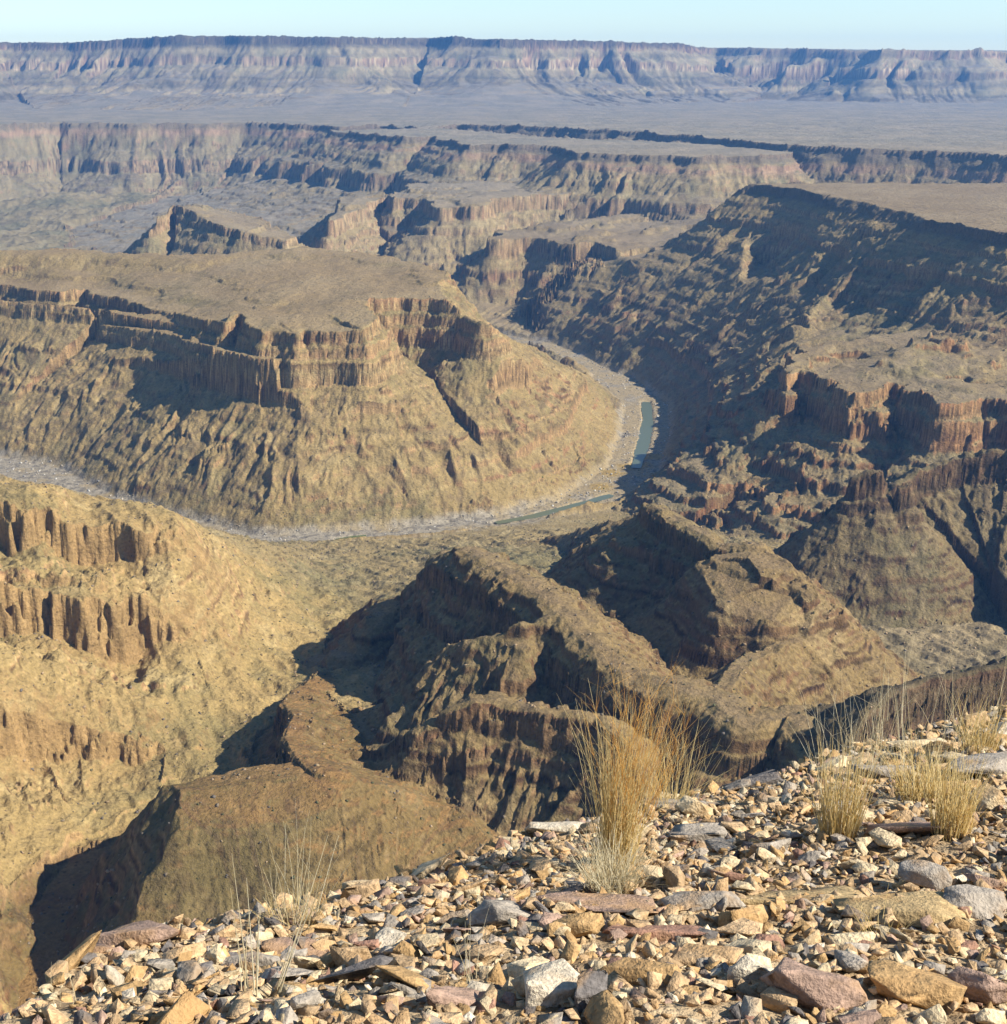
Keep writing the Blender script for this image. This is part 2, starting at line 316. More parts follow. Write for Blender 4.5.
# central hills
ridge('domed_hill', AZ((600, 545, -398), (640, 524, -345), (655, 506, -303), (690, 524, -304), (718, 545, -308), (757, 546, -305), (790, 570, -309), (806, 590, -314)), [(0, 0), (16, 10), (110, 98)], P_(('s', 6, 3), ('c', 14), ('s', 8, 7), ('c', 10), ('s', 60, 56), ('s', 60, 36)), reach=330, lam=34, amp=6, gul=8, seed=55, crest=3, zj=3)
ridge('domed_hill', AZ((655, 508, -306), (628, 518, -385), (570, 532, -440), (505, 548, -468)), [(0, 0), (40, 26), (100, 82)], [(0, 0), (40, 26), (100, 82)], reach=240, lam=34, amp=8, gul=8, seed=52, rough=2, k=8)
ridge('domed_hill', AZ((790, 575, -312), (812, 606, -322), (800, 635, -332), (745, 662, -326), (720, 688, -310)), [(0, 0), (50, 42), (140, 136)], [(0, 0), (10, 9), (60, 50)], reach=330, lam=40, amp=6, gul=8, seed=54, crest=4, rough=2, zj=2)
plateau('domed_hill', AZ((715, 560, -310), (757, 548, -306), (788, 572, -309), (800, 596, -318), (770, 615, -322), (728, 600, -318)), [(0, 0), (8, 3), (18, 14), (30, 34), (110, 95)], reach=200, lam=30, amp=4, gul=4, seed=56, top=2, rise=4, rdist=20)
plateau('domed_hill', AZ((800, 582, -312), (812, 584, -312), (818, 596, -316), (808, 602, -318), (800, 596, -316)), P_(('c', 22), ('s', 40, 30)), reach=90, lam=9, amp=3, gul=2, seed=53, top=2)
ridge('central_ridge', AZ((350, 650, -392), (400, 595, -368), (438, 558, -332), (456, 548, -312), (490, 560, -304), (516, 573, -303), (545, 592, -304), (560, 610, -306), (580, 627, -306), (597, 646, -306), (620, 666, -306), (642, 680, -306), (690, 692, -304), (715, 698, -304), (745, 722, -304), (790, 714, -304), (812, 735, -304), (840, 800, -312)), [(0, 0), (12, 4), (30, 16), (80, 58), (150, 96)], P_(('s', 7, 3), ('s', 9, 8), ('c', 13), ('s', 14, 14), ('c', 8), ('s', 44, 42), ('s', 80, 52)), reach=300, lam=34, amp=6, gul=8, seed=57, crest=4, zj=2)
ridge('central_ridge', AZ((556, 618, -306), (520, 625, -308), (480, 634, -316), (445, 645, -328), (432, 665, -345)), [(0, 0), (4, 3), (60, 45)], P_(('s', 4, 2), ('c', 22), ('s', 60, 48)), reach=160, lam=24, amp=6, gul=8, seed=58, crest=1, zj=4)
ridge('lower_ridge', AZ((310, 772, -402), (345, 765, -388), (372, 750, -364), (420, 725, -335), (470, 702, -321), (492, 698, -319), (540, 706, -317), (600, 716, -316), (630, 740, -318), (650, 790, -336)), [(0, 0), (30, 14), (120, 70)], P_(('s', 4, 2), ('c', 8), ('s', 12, 11), ('c', 6), ('s', 50, 46), ('s', 60, 50)), reach=240, lam=30, amp=7, gul=7, seed=59, crest=1, rough=1.6, zj=2)
# near hill
K = 1.36
hill = A((163, 793, 446 * K), (205, 781, 456 * K), (260, 774, 458 * K), (300, 769, 460 * K), (330, 772, 458 * K), (345, 785, 446 * K), (300, 796, 440 * K), (230, 800, 440 * K), (180, 804, 440 * K))
plateau('near_hill', hill, [(0, 0), (16, 5), (38, 22), (70, 48), (210, 165)], reach=330, lam=46, amp=7, gul=6, seed=61, top=2, rise=7, rdist=30)
ridge('near_hill', A((330, 777, 450 * K), (400, 794, 452 * K), (455, 808, 448 * K), (500, 850, 430 * K)), [(0, 0), (60, 34), (140, 95)], [(0, 0), (40, 10), (180, 105)], reach=260, lam=36, amp=4, gul=4, seed=63, rough=.8, k=10)
ridge('near_hill', A((318, 776, 452 * K), (300, 762, 645), (285, 738, 690), (294, 716, 735), (283, 702, 768), (296, 690, 815), (318, 676, 860)), P_(('s', 3, 2), ('c', 18), ('s', 60, 38)), [(0, 0), (14, 3), (60, 24), (120, 62)], reach=190, lam=26, amp=9, gul=8, seed=64, rough=2, k=10)
channel(AZ((225, 745, -400), (170, 800, -404), (90, 855, -405), (52, 905, -407), (44, 960, -410), (40, 1020, -412)), 1.25, width=9, reach=200, amp=7, seed=5, lim=120)
# dark spur at the right edge, next to the rim
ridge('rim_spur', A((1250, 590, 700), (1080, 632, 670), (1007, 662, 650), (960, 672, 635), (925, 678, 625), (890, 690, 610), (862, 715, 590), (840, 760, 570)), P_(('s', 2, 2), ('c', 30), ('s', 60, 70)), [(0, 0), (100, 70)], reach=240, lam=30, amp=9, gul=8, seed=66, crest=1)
# rock steps of the tan hillside
def hitline(*pts):
    ps = [p[0] for p in pts]; ds = [math.hypot(*hit(*p)[:2]) for p in pts]; k1, k0 = np.polyfit(ps, ds, 1)
    return [at(p[0], p[1], D=.65 * (k0 + k1 * p[0]) + .35 * d_) for p, d_ in zip(pts, ds)]
SC1 = hitline((-180, 520), (-60, 520), (0, 521), (50, 523), (84, 529), (110, 527), (140, 530), (166, 533), (190, 541))
SC2 = hitline((-180, 588), (-60, 590), (0, 594), (40, 598), (75, 604), (112, 606), (150, 606), (186, 610), (200, 616))
SC3 = hitline((-160, 705), (-60, 710), (0, 718), (40, 714), (76, 720), (110, 734), (140, 740), (165, 745), (190, 756))
SC4 = hitline((-120, 556), (0, 562), (40, 570), (80, 570), (110, 572))
SC5 = hitline((90, 670), (130, 666), (170, 674), (215, 690))
scarp(SC1, 36, 85, 71, amp=11, lam=26); scarp(SC4, 10, 40, 72); scarp(SC2, 38, 80, 73, amp=10, lam=24); scarp(SC5, 9, 40, 74); scarp(SC3, 24, 70, 75, amp=6, lam=16)
channel(RIV[:6], .7, width=34, reach=330, amp=3, seed=9, lim=150, rib=12)
channel(RIV[5:15], .74, width=20, reach=330, amp=3, seed=9, lim=135, rib=13)
channel(RIV[10:15], .74, width=33, reach=330, amp=4, seed=10, lim=60, rib=8)
channel(RIV[12:], .74, width=20, reach=420, amp=3, seed=9, lim=1000, rib=15)
WATER_Z = -499.9
POOLS = [([at(x, y, z=-500) for x, y in ((44, 492), (68, 499), (92, 508), (108, 517))], 14, True, 'green pool in the gravel bed at the left behind the orange outcrop'),
         ([at(x, y, z=-500) for x, y in ((336, 539.5), (350, 537.5), (366, 535.5))], 4, True, 'small dark pool at the foot of the big mesa'),
         ([at(x, y, z=-500) for x, y in ((496, 523), (530, 517), (560, 510), (585, 503), (612, 495))], 9, False, 'long blue-green pool in the middle of the river bed'),
         ([at(x, y, z=-500) for x, y in ((636, 468), (640, 455), (645, 438), (648, 420), (646, 402))], 11, False, 'blue river reach at the bend below the shaded wall')]
for P, wd, g, lab in POOLS:
    idx = subset(P, 60); d, T, Z, S, _ = plane_dist(P, GX[idx], GY[idx], False)
    Hh[idx] = np.where(d < wd * 1.6, np.minimum(Hh[idx], (-501.5 + np.maximum(d - wd * .6 + 3.2 * fbm(GX[idx] / 11, GY[idx] / 11, 3, 66), 0) * .7).astype(np.float32)), Hh[idx])
# slope strata of the tan hillside: rock bands follow the contours
def bands(mask, levels, seed, lam=45, jag=9):
    z = Hh; n = jag * fbm(GX / lam, GY / lam, 4, seed)
    zz = z + n; out = zz.copy()
    for lo, hi, c in levels:          # cliff of c metres squeezed into the middle of [lo, hi]
        t = np.clip((zz - lo) / (hi - lo), 0, 1); g = (hi - lo - c) / 2 / (hi - lo)
        q = np.where(t < .46, t / .46 * g, np.where(t > .54, 1 - (1 - t) / .46 * g, g + (t - .46) / .08 * (1 - 2 * g)))
        out = np.where((zz > lo) & (zz < hi), lo + q * (hi - lo), out)
    return z + (out - zz) * mask

left = sstep(math.radians(-5), math.radians(-9), np.broadcast_to(Av[None, :], DD.shape)) * sstep(520, 600, DD) * sstep(1150, 1000, DD)
OWN[(left > .3) & (OWN == 0)] = owner('tan_hillside')

rs = np.random.RandomState(5); lv = []; z_ = -486.0
while z_ < -232:
    t_ = 9 + 17 * rs.rand(); lv.append((z_, z_ + t_, t_ * (.4 + .3 * rs.rand()))); z_ += t_
mk = np.zeros((NR, NC), np.float32)
for nm, wt in (('right_plateau', .4), ('right_promontory', .8), ('river_bluff', .8), ('far_canyon_wall', .5), ('far_plateau', .4), ('far_promontory', .8), ('mesa', .25), ('central_ridge', .45), ('lower_ridge', .45), ('domed_hill', .3), ('shaded_ridge', .15), ('serrated_ridge', .7), ('tan_hillside', .15)):
    if nm in OWNERS: mk[OWN == OWNERS.index(nm)] = wt
mk *= sstep(-.45, .05, fbm(GX / 90, GY / 90, 3, 97)) * sstep(9000, 6000, DD)
Hh = bands(mk, lv, 98, 80, 4).astype(np.float32)

# ---------------------------------------------------------------- terrain finish and meshes
# fine relief everywhere, scaled with distance so it never aliases
SC = np.clip(DD / 900, .5, 6)
def MSC(f):
    a_, b_, w_, v_ = f(1.0), f(3.0), sstep(1500, 3200, DD), sstep(4500, 7000, DD)
    return (a_ * (1 - w_) + b_ * w_) * (1 - v_) + f(6.0) * v_
def grid_normals():
    P = np.stack([GX, GY, Hh], -1)
    du = np.empty_like(P); dv = np.empty_like(P)
    du[:, 1:-1] = P[:, 2:] - P[:, :-2]; du[:, 0] = P[:, 1] - P[:, 0]; du[:, -1] = P[:, -1] - P[:, -2]
    dv[1:-1] = P[2:] - P[:-2]; dv[0] = P[1] - P[0]; dv[-1] = P[-1] - P[-2]
    n = np.cross(du, dv); n /= np.linalg.norm(n, axis=-1, keepdims=True) + 1e-9
    n[n[..., 2] < 0] *= -1
    return n
STEEP = grid_normals()[..., 2]
slp = sstep(.97, .85, STEEP) * sstep(-500, -488, Hh)
ampl = (.75 + 1.8 * slp) * (.25 + .75 * sstep(-499, -490, Hh))
Hh += ((OWN == 0) * sstep(2500, 2900, DD) * sstep(5600, 5000, DD) * 22 * ridged(GX / 170, GY / 170, 4, 84)).astype(np.float32)
hm_ = ((OWN == OWNERS.index('tan_hillside')) | ((OWN == 0) & (DD > 600) & (DD < 1400) & (Hh > -494))).astype(np.float32)
Hh += (hm_ * (5 * ridged((GX + .6 * GY) / 34, (GY - .6 * GX) / 110, 3, 85) + 3 * fbm(GX / 16, GY / 16, 4, 86))).astype(np.float32)
knob = lambda s: np.maximum(fbm(GX / (20 * s), GY / (20 * s), 4, 79) - .16, 0) * 9
Hh += (SC * (ampl * MSC(lambda s: .8 * fbm(GX / (24 * s), GY / (24 * s), 5, 77) + .5 * ridged(GX / (11 * s), GY / (11 * s), 3, 78)) + slp * sstep(-.05, .35, fbm(GX / 120, GY / 120, 2, 80)) * MSC(knob) * sstep(2600, 1500, DD))).astype(np.float32)
Hh[:] = np.maximum(Hh, -506)
NORM = grid_normals(); STEEP = NORM[..., 2]

def mesh_from(name, vs, faces, mats, attrs=None, smooth=True, parent=None):
    me = bpy.data.meshes.new(name)
    k = faces.shape[1]
    me.vertices.add(len(vs)); me.vertices.foreach_set('co', np.ascontiguousarray(vs, np.float32).ravel())
    me.loops.add(faces.size); me.loops.foreach_set('vertex_index', np.ascontiguousarray(faces, np.int32).ravel())
    me.polygons.add(len(faces)); me.polygons.foreach_set('loop_start', np.arange(0, faces.size, k, dtype=np.int32))
    me.update(calc_edges=True)
    if smooth: me.polygons.foreach_set('use_smooth', np.ones(len(faces), bool))
    for an, av in (attrs or {}).items():
        if av.ndim == 1:
            at_ = me.attributes.new(an, 'FLOAT', 'POINT'); at_.data.foreach_set('value', np.ascontiguousarray(av, np.float32))
        else:
            at_ = me.attributes.new(an, 'FLOAT_COLOR', 'POINT'); at_.data.foreach_set('color', np.ascontiguousarray(av, np.float32).ravel())
    for m in mats: me.materials.append(m)
    o = bpy.data.objects.new(name, me); C.objects.link(o); o.parent = parent
    return o

def tag(o, label=None, cat=None, group=None, kind=None):
    for k, v in (('label', label), ('category', cat), ('group', group), ('kind', kind)):
        if v: o[k] = v
    return o

LABELS = dict(
    canyon_floor=('pale gravel valley floor and washes around the winding river', 'valley floor'),
    far_escarpment=('long blue hazy table mountain on the skyline beyond the plateau', 'escarpment'),
    far_plateau=('wide flat plateau with a dark rim line below the hazy table mountain', 'plateau'),
    far_canyon_wall=('banded far canyon wall of pink and yellow rock facing the viewer', 'canyon wall'),
    far_promontory=('rocky spur with shaded blocks sticking out below the far canyon wall', 'spur'),
    river_bluff=('row of shaded bluffs above the upper bend of the river', 'bluff'),
    serrated_ridge=('small sharp saw-toothed ridge with a blue shaded side behind the big mesa', 'ridge'),
    right_plateau=('flat-topped block with a dark shaded side right of the river', 'plateau'),
    right_promontory=('bench ending in red-brown rock blocks below the shaded plateau side', 'promontory'),
    mesa=('big tan mesa with orange cliffs standing inside the river bend', 'mesa'),
    shaded_ridge=('dark shaded ridge with rock towers on the right above the wash', 'ridge'),
    domed_hill=('hill with a dark dome and a tan slope in the middle of the gorge', 'hill'),
    central_ridge=('curving ridge with a sunlit tan crest and dark left face', 'ridge'),
    lower_ridge=('low dark ridge with a red-brown crest behind the tall grass tuft', 'ridge'),
    near_hill=('rounded brown hill with stony top just below the rocky rim', 'hill'),
    rim_spur=('dark shaded spur at the right edge just below the stony rim', 'spur'),
    tan_hillside=('sunlit tan hillside with orange rock outcrops on the left', 'hillside'),
)


# ---------------------------------------------------------------- rock and soil colours, some shade and haze painted in
def col(*c): return np.array(c, np.float32)
def lerp(a, b, t): return a + (b - a) * t[..., None]
def own_mask(*names):
    m = np.zeros((NR, NC), np.float32)
    for n in names:
        if n in OWNERS: m[OWN == OWNERS.index(n)] = 1
    return m
def blur(m, k):
    m = m.astype(np.float64)
    for _ in range(2):
        c = np.cumsum(np.pad(m, ((0, 0), (k + 1, k)), 'edge'), 1); m = (c[:, 2 * k + 1:] - c[:, :-2 * k - 1]) / (2 * k + 1)
        c = np.cumsum(np.pad(m, ((k + 1, k), (0, 0)), 'edge'), 0); m = (c[2 * k + 1:] - c[:-2 * k - 1]) / (2 * k + 1)
    return m.astype(np.float32)
n1 = fbm(GX / 160, GY / 160, 4, 101); n2 = fbm(GX / 34, GY / 34, 4, 102); n3 = MSC(lambda s: fbm(GX / (9 * s), GY / (9 * s), 3, 103))
T_ = np.broadcast_to(col(.41, .31, .15), (NR, NC, 3)).copy()                       # dry talus and soil
T_ = lerp(T_, col(.30, .25, .125), sstep(-.1, .5, n1 + .5 * n2))
T_ = lerp(T_, col(.52, .41, .22), sstep(.15, .6, n2 - .4 * n1) * .7)
T_ = lerp(T_, col(.23, .17, .11), sstep(.05, .6, STREAK + .5 * n3) * .65)
T_ = lerp(T_, col(.50, .39, .22), sstep(.1, .7, -STREAK + .3 * n3) * .45)
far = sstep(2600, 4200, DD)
T_ = lerp(T_, T_ * col(.80, .86, .98), far)  # haze put into the soil colour: bluer with distance
# flat tops: brown desert pavement
flat = sstep(.94, .985, STEEP) * (1 - own_mask('canyon_floor', 'tan_hillside', 'near_hill'))
T_ = lerp(T_, lerp(np.broadcast_to(col(.36, .27, .16), T_.shape), col(.44, .34, .21), sstep(-.3, .4, n1)), blur(flat.astype(np.float32), 2) * .85)
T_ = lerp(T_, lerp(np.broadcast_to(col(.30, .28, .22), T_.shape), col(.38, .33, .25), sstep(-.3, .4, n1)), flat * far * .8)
# cliffs: horizontal strata with stains
zs = Hh + 5 * n1 + 1.2 * n2
band = fbm(zs / 7, zs * 0 + 3.3, 3, 111); band2 = pn(zs / 2.6, zs * 0 + 8.1, 112)
R_ = np.broadcast_to(col(.41, .28, .15), (NR, NC, 3)).copy()
R_ = lerp(R_, col(.30, .17, .10), sstep(.0, .5, band)); R_ = lerp(R_, col(.52, .40, .22), sstep(.1, .5, -band))
R_ = lerp(R_, R_ * .5, sstep(.0, .3, band2)); R_ = lerp(R_, R_ * 1.25, sstep(.1, .4, -band2)); nr = MSC(lambda s: fbm((GX * .8 + GY * .6) / (10 * s), Hh / (3 * s), 4, 121)); nc = MSC(lambda s: fbm((GX * .8 + GY * .6) / (5 * s), Hh / (22 * s), 2, 122))
R_ = lerp(R_, R_ * .6, sstep(.1, .6, nr) * .8); R_ = lerp(R_, R_ * 1.3, sstep(.1, .6, -nr) * .6); R_ = lerp(R_, col(.20, .13, .10), sstep(.25, .6, nc) * .35)
R_ = lerp(R_, R_ * col(.80, .84, .95), far)  # rock colour gets the same painted distance haze
ROCK = sstep(.70, .48, STEEP)
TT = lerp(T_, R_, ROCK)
# dark cap rock along the plateau rims, a pink bed below it
capm = own_mask('far_plateau', 'far_canyon_wall', 'right_plateau') * sstep(.96, .86, STEEP)
TT = lerp(TT, col(.17, .14, .12), capm * sstep(-236, -231, zs) * .6)
TT = lerp(TT, col(.47, .29, .20), own_mask('far_plateau', 'far_canyon_wall') * capm * sstep(-262, -250, zs) * sstep(-232, -240, zs) * sstep(-.3, .3, n1 + .3) * .6)
TT = lerp(TT, TT * .72, own_mask('far_escarpment') * sstep(60, 90, zs) * sstep(.98, .9, STEEP))
eb = own_mask('far_escarpment') * sstep(.985, .93, STEEP); fb = fbm((Hh + 14 * n1) / 34, Hh * 0 + 2.2, 3, 151)
TT = lerp(TT, TT * .62, eb * sstep(.05, .35, fb)); TT = lerp(TT, TT * 1.3, eb * sstep(.05, .35, -fb))
d = own_mask('right_promontory'); TT = lerp(TT, TT * col(1.02, .86, .76), d * ROCK)
d = own_mask('central_ridge', 'lower_ridge', 'domed_hill'); TT = lerp(TT, TT * col(.74, .74, .76), own_mask('shaded_ridge')); TT = lerp(TT, TT * col(.66, .62, .62), own_mask('shaded_ridge') * sstep(.72, .5, STEEP)); TT = lerp(TT, TT * col(.66, .64, .66), d * sstep(.80, .6, STEEP))  # painted shade: shaded_ridge darkened all over, steep faces of the central hills too
# layered slopes: thin ledges of the same strata show through the rubble
led = sstep(.12, .4, band2 + .3 * n3) * sstep(.93, .8, STEEP) * sstep(.15, -.2, n2 + .3) * (1 - .7 * own_mask('mesa', 'tan_hillside'))
TT = lerp(TT, TT * .62, led); TT = lerp(TT, TT * 1.25, sstep(.12, .4, -band2 + .3 * n3) * sstep(.93, .8, STEEP) * .7)
# places
d = own_mask('right_plateau', 'right_promontory', 'river_bluff', 'shaded_ridge')
TT = lerp(TT, TT * col(.88, .87, .86), blur(d, 3))
d = own_mask('rim_spur'); TT = lerp(TT, TT * col(.42, .42, .46), d)  # shadow on the spur is put into its colour
d = own_mask('near_hill'); TT = lerp(TT, TT * lerp(np.broadcast_to(col(.66, .60, .52), TT.shape), col(.95, .74, .60), sstep(.90, .97, STEEP)), blur(d, 3))
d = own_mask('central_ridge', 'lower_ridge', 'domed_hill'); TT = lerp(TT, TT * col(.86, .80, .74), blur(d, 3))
az = np.broadcast_to(Av[None, :], DD.shape)
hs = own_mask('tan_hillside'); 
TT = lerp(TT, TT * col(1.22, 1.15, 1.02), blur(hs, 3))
oc = np.zeros((NR, NC), np.float32)
for P_sc in (SC1, SC2, SC3):
    i_ = subset(P_sc, 60); dd_, _, _, _, _ = plane_dist(P_sc, GX[i_], GY[i_], False); oc[i_] = np.maximum(oc[i_], sstep(34, 12, dd_ + 12 * n3[i_]))
TT = lerp(TT, col(.52, .34, .15) * (.85 + .5 * n3[..., None]), np.clip(oc * (.25 + .75 * sstep(.86, .6, STEEP)), 0, 1) * blur(hs, 3) * .85)
mk_ = own_mask('mesa'); TT = lerp(TT, TT * col(1.0, .96, .86), mk_)
# river gravel
riv_d, _, _, _, _ = plane_dist(RIV, GX, GY, False)
grv = sstep(70, 25, riv_d + 26 * n2 + 10 * n3) * sstep(-489, -496, Hh + 3 * n3)
pale = lerp(np.broadcast_to(col(.46, .40, .31), T_.shape), col(.27, .235, .19), sstep(-.1, .35, n3))
pale = lerp(pale, col(.48, .38, .23), sstep(-.25, .3, n2 + .6 * sstep(math.radians(-3), math.radians(4), np.broadcast_to(Av[None, :], DD.shape)) - .3)); pale = lerp(pale, col(.14, .13, .12), sstep(.3, .5, MSC(lambda s: fbm(GX / 6, GY / 6, 2, 133))) * .7)
TT = lerp(TT, pale, grv)
wsh = own_mask('canyon_floor') * sstep(math.radians(9), math.radians(11), np.broadcast_to(Av[None, :], DD.shape)) * sstep(800, 880, DD) * sstep(1250, 1150, DD)
TT = lerp(TT, lerp(np.broadcast_to(col(.46, .36, .22), TT.shape), col(.28, .22, .13), sstep(-.15, .3, n2 + .6 * n3)), wsh * .75)
for gx_, gy_ in ((612, 472), (628, 466), (640, 464), (652, 456), (600, 486)):
    gp_ = at(gx_, gy_, z=-498); gd_ = np.hypot(GX - gp_[0], GY - gp_[1])
    TT = lerp(TT, col(.50, .33, .08) * (1 + .6 * n3[..., None]), sstep(22, 8, gd_ + 10 * n3) * sstep(-488, -495, Hh) * .7)
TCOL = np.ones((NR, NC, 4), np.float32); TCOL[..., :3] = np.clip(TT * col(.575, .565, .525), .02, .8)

def nodemat(name):
    m = bpy.data.materials.new(name); m.use_nodes = True; nt = m.node_tree
    b = nt.nodes['Principled BSDF']; b.inputs['Roughness'].default_value = .95; b.inputs['Specular IOR Level'].default_value = .1
    return m, nt, b
def N(nt, typ, **kw):
    n = nt.nodes.new(typ)
    for k, v in kw.items():
        if k.startswith('i_'): n.inputs[int(k[2:]) if k[2:].isdigit() else k[2:].replace('_', ' ')].default_value = v
        else: setattr(n, k, v)
    return n
M_TERRAIN, nt, b = nodemat('canyon_rock')
L = nt.links.new
ta = N(nt, 'ShaderNodeAttribute', attribute_name='tint'); ra = N(nt, 'ShaderNodeAttribute', attribute_name='rock')
geo = N(nt, 'ShaderNodeNewGeometry')
no1 = N(nt, 'ShaderNodeTexNoise'); no1.inputs['Scale'].default_value = .45; no1.inputs['Detail'].default_value = 5; no1.inputs['Roughness'].default_value = .65
no2 = N(nt, 'ShaderNodeTexNoise'); no2.inputs['Scale'].default_value = .09; no2.inputs['Detail'].default_value = 6; no2.inputs['Roughness'].default_value = .7
L(geo.outputs['Position'], no1.inputs['Vector']); L(geo.outputs['Position'], no2.inputs['Vector'])
r1 = N(nt, 'ShaderNodeMapRange'); r1.inputs[1].default_value = .3; r1.inputs[2].default_value = .7; r1.inputs[3].default_value = .72; r1.inputs[4].default_value = 1.28
L(no1.outputs[0], r1.inputs[0])
# scattered dark stones and shrubs
vo = N(nt, 'ShaderNodeTexVoronoi'); vo.inputs['Scale'].default_value = .22; L(geo.outputs['Position'], vo.inputs['Vector'])
r2 = N(nt, 'ShaderNodeMapRange'); r2.inputs[1].default_value = .16; r2.inputs[2].default_value = .24; r2.inputs[3].default_value = .5; r2.inputs[4].default_value = 1.0
L(vo.outputs['Distance'], r2.inputs[0])
r3 = N(nt, 'ShaderNodeMapRange'); r3.inputs[1].default_value = .42; r3.inputs[2].default_value = .55; L(no2.outputs[0], r3.inputs[0])
mx = N(nt, 'ShaderNodeMix', data_type='FLOAT'); mx.inputs[2].default_value = 1.0; L(r3.outputs[0], mx.inputs[0]); L(r2.outputs[0], mx.inputs[3])
mu = N(nt, 'ShaderNodeMath', operation='MULTIPLY'); L(r1.outputs[0], mu.inputs[0]); L(mx.outputs[0], mu.inputs[1])
vm = N(nt, 'ShaderNodeVectorMath', operation='SCALE'); L(ta.outputs['Color'], vm.inputs[0]); L(mu.outputs[0], vm.inputs['Scale'])
L(vm.outputs[0], b.inputs['Base Color'])
ad = N(nt, 'ShaderNodeMath', operation='MULTIPLY_ADD'); L(no2.outputs[0], ad.inputs[0]); ad.inputs[1].default_value = 2.2; L(no1.outputs[0], ad.inputs[2])
bu = N(nt, 'ShaderNodeBump'); bu.inputs['Strength'].default_value = .9; bu.inputs['Distance'].default_value = 1.6; L(ad.outputs[0], bu.inputs['Height']); L(bu.outputs[0], b.inputs['Normal'])

# quads, one object per landform
vid = np.arange(NR * NC, dtype=np.int32).reshape(NR, NC)
quads = np.stack([vid[:-1, :-1], vid[:-1, 1:], vid[1:, 1:], vid[1:, :-1]], -1).reshape(-1, 4)
fown = OWN[:-1, :-1].reshape(-1)
allv = np.stack([GX, GY, Hh], -1).reshape(-1, 3)
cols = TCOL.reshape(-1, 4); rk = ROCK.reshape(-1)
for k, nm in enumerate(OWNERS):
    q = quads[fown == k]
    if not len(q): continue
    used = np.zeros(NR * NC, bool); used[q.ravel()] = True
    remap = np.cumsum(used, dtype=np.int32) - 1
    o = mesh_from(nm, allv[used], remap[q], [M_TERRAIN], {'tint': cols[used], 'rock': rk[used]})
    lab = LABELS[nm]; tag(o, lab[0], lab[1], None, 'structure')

# ---------------------------------------------------------------- air
hm = bpy.data.materials.new('haze'); hm.use_nodes = True; hnt = hm.node_tree
for n_ in list(hnt.nodes): hnt.nodes.remove(n_)
ho = hnt.nodes.new('ShaderNodeOutputMaterial'); hv = hnt.nodes.new('ShaderNodeVolumePrincipled')
hv.inputs['Color'].default_value = (.16, .45, 1.0, 1); hv.inputs['Density'].default_value = HAZE; hv.inputs['Anisotropy'].default_value = 0.2
hnt.links.new(hv.outputs[0], ho.inputs['Volume'])
x0, x1, y0, y1, z0, z1 = -13000, 13000, -60, 9900, -512, 168
hvv = np.array([(x, y, z) for z in (z0, z1) for y in (y0, y1) for x in (x0, x1)], np.float32)
hf = np.array([(0, 2, 3, 1), (4, 5, 7, 6), (0, 1, 5, 4), (2, 6, 7, 3), (0, 4, 6, 2), (1, 3, 7, 5)])
tag(mesh_from('haze', hvv, hf, [hm], smooth=False), 'thin blue desert haze filling the canyon air', 'haze', None, 'stuff')

# ---------------------------------------------------------------- river water and scrub on the valley floor
m_w, nt, b = nodemat('river_water'); b.inputs['Base Color'].default_value = (.085, .10, .055, 1); b.inputs['Roughness'].default_value = .3; b.inputs['Specular IOR Level'].default_value = .25
wnz = N(nt, 'ShaderNodeTexNoise'); wnz.inputs['Scale'].default_value = .6; wb = N(nt, 'ShaderNodeBump'); wb.inputs['Strength'].default_value = .15
nt.links.new(wnz.outputs[0], wb.inputs['Height']); nt.links.new(wb.outputs[0], b.inputs['Normal'])
m_g, nt, b = nodemat('green_river_water'); b.inputs['Base Color'].default_value = (.07, .10, .03, 1); b.inputs['Roughness'].default_value = .2; b.inputs['Specular IOR Level'].default_value = .5
def water(P, wd, mat, lab):
    ps = np.array([(p[0], p[1]) for p in P]); n = 14 * (len(ps) - 1)
    t = np.linspace(0, len(ps) - 1, n); i = np.minimum(t.astype(int), len(ps) - 2); f = (t - i)[:, None]
    c = ps[i] * (1 - f) + ps[i + 1] * f
    tg = np.gradient(c, axis=0); tg /= np.linalg.norm(tg, axis=1, keepdims=True); nm = np.stack([-tg[:, 1], tg[:, 0]], 1)
    w = wd * (.7 + .5 * pn(t * 1.3, t * 0 + 2.2, 5))[:, None] * np.sin(np.linspace(.15, math.pi - .15, n))[:, None] ** .35
    k = 7; rows = [c + nm * w * s for s in np.linspace(-1, 1, k)]
    vs = np.concatenate([np.concatenate([r, np.full((n, 1), WATER_Z)], 1) for r in rows])
    q = np.array([(a * n + j, a * n + j + 1, (a + 1) * n + j + 1, (a + 1) * n + j) for a in range(k - 1) for j in range(n - 1)])
    tag(mesh_from('river_water', vs, q[:, ::-1], [mat]), lab, 'river', None, 'structure')
for P, wd, g, lab in POOLS: water(P, wd * 1.25, m_g if g else m_w, lab)

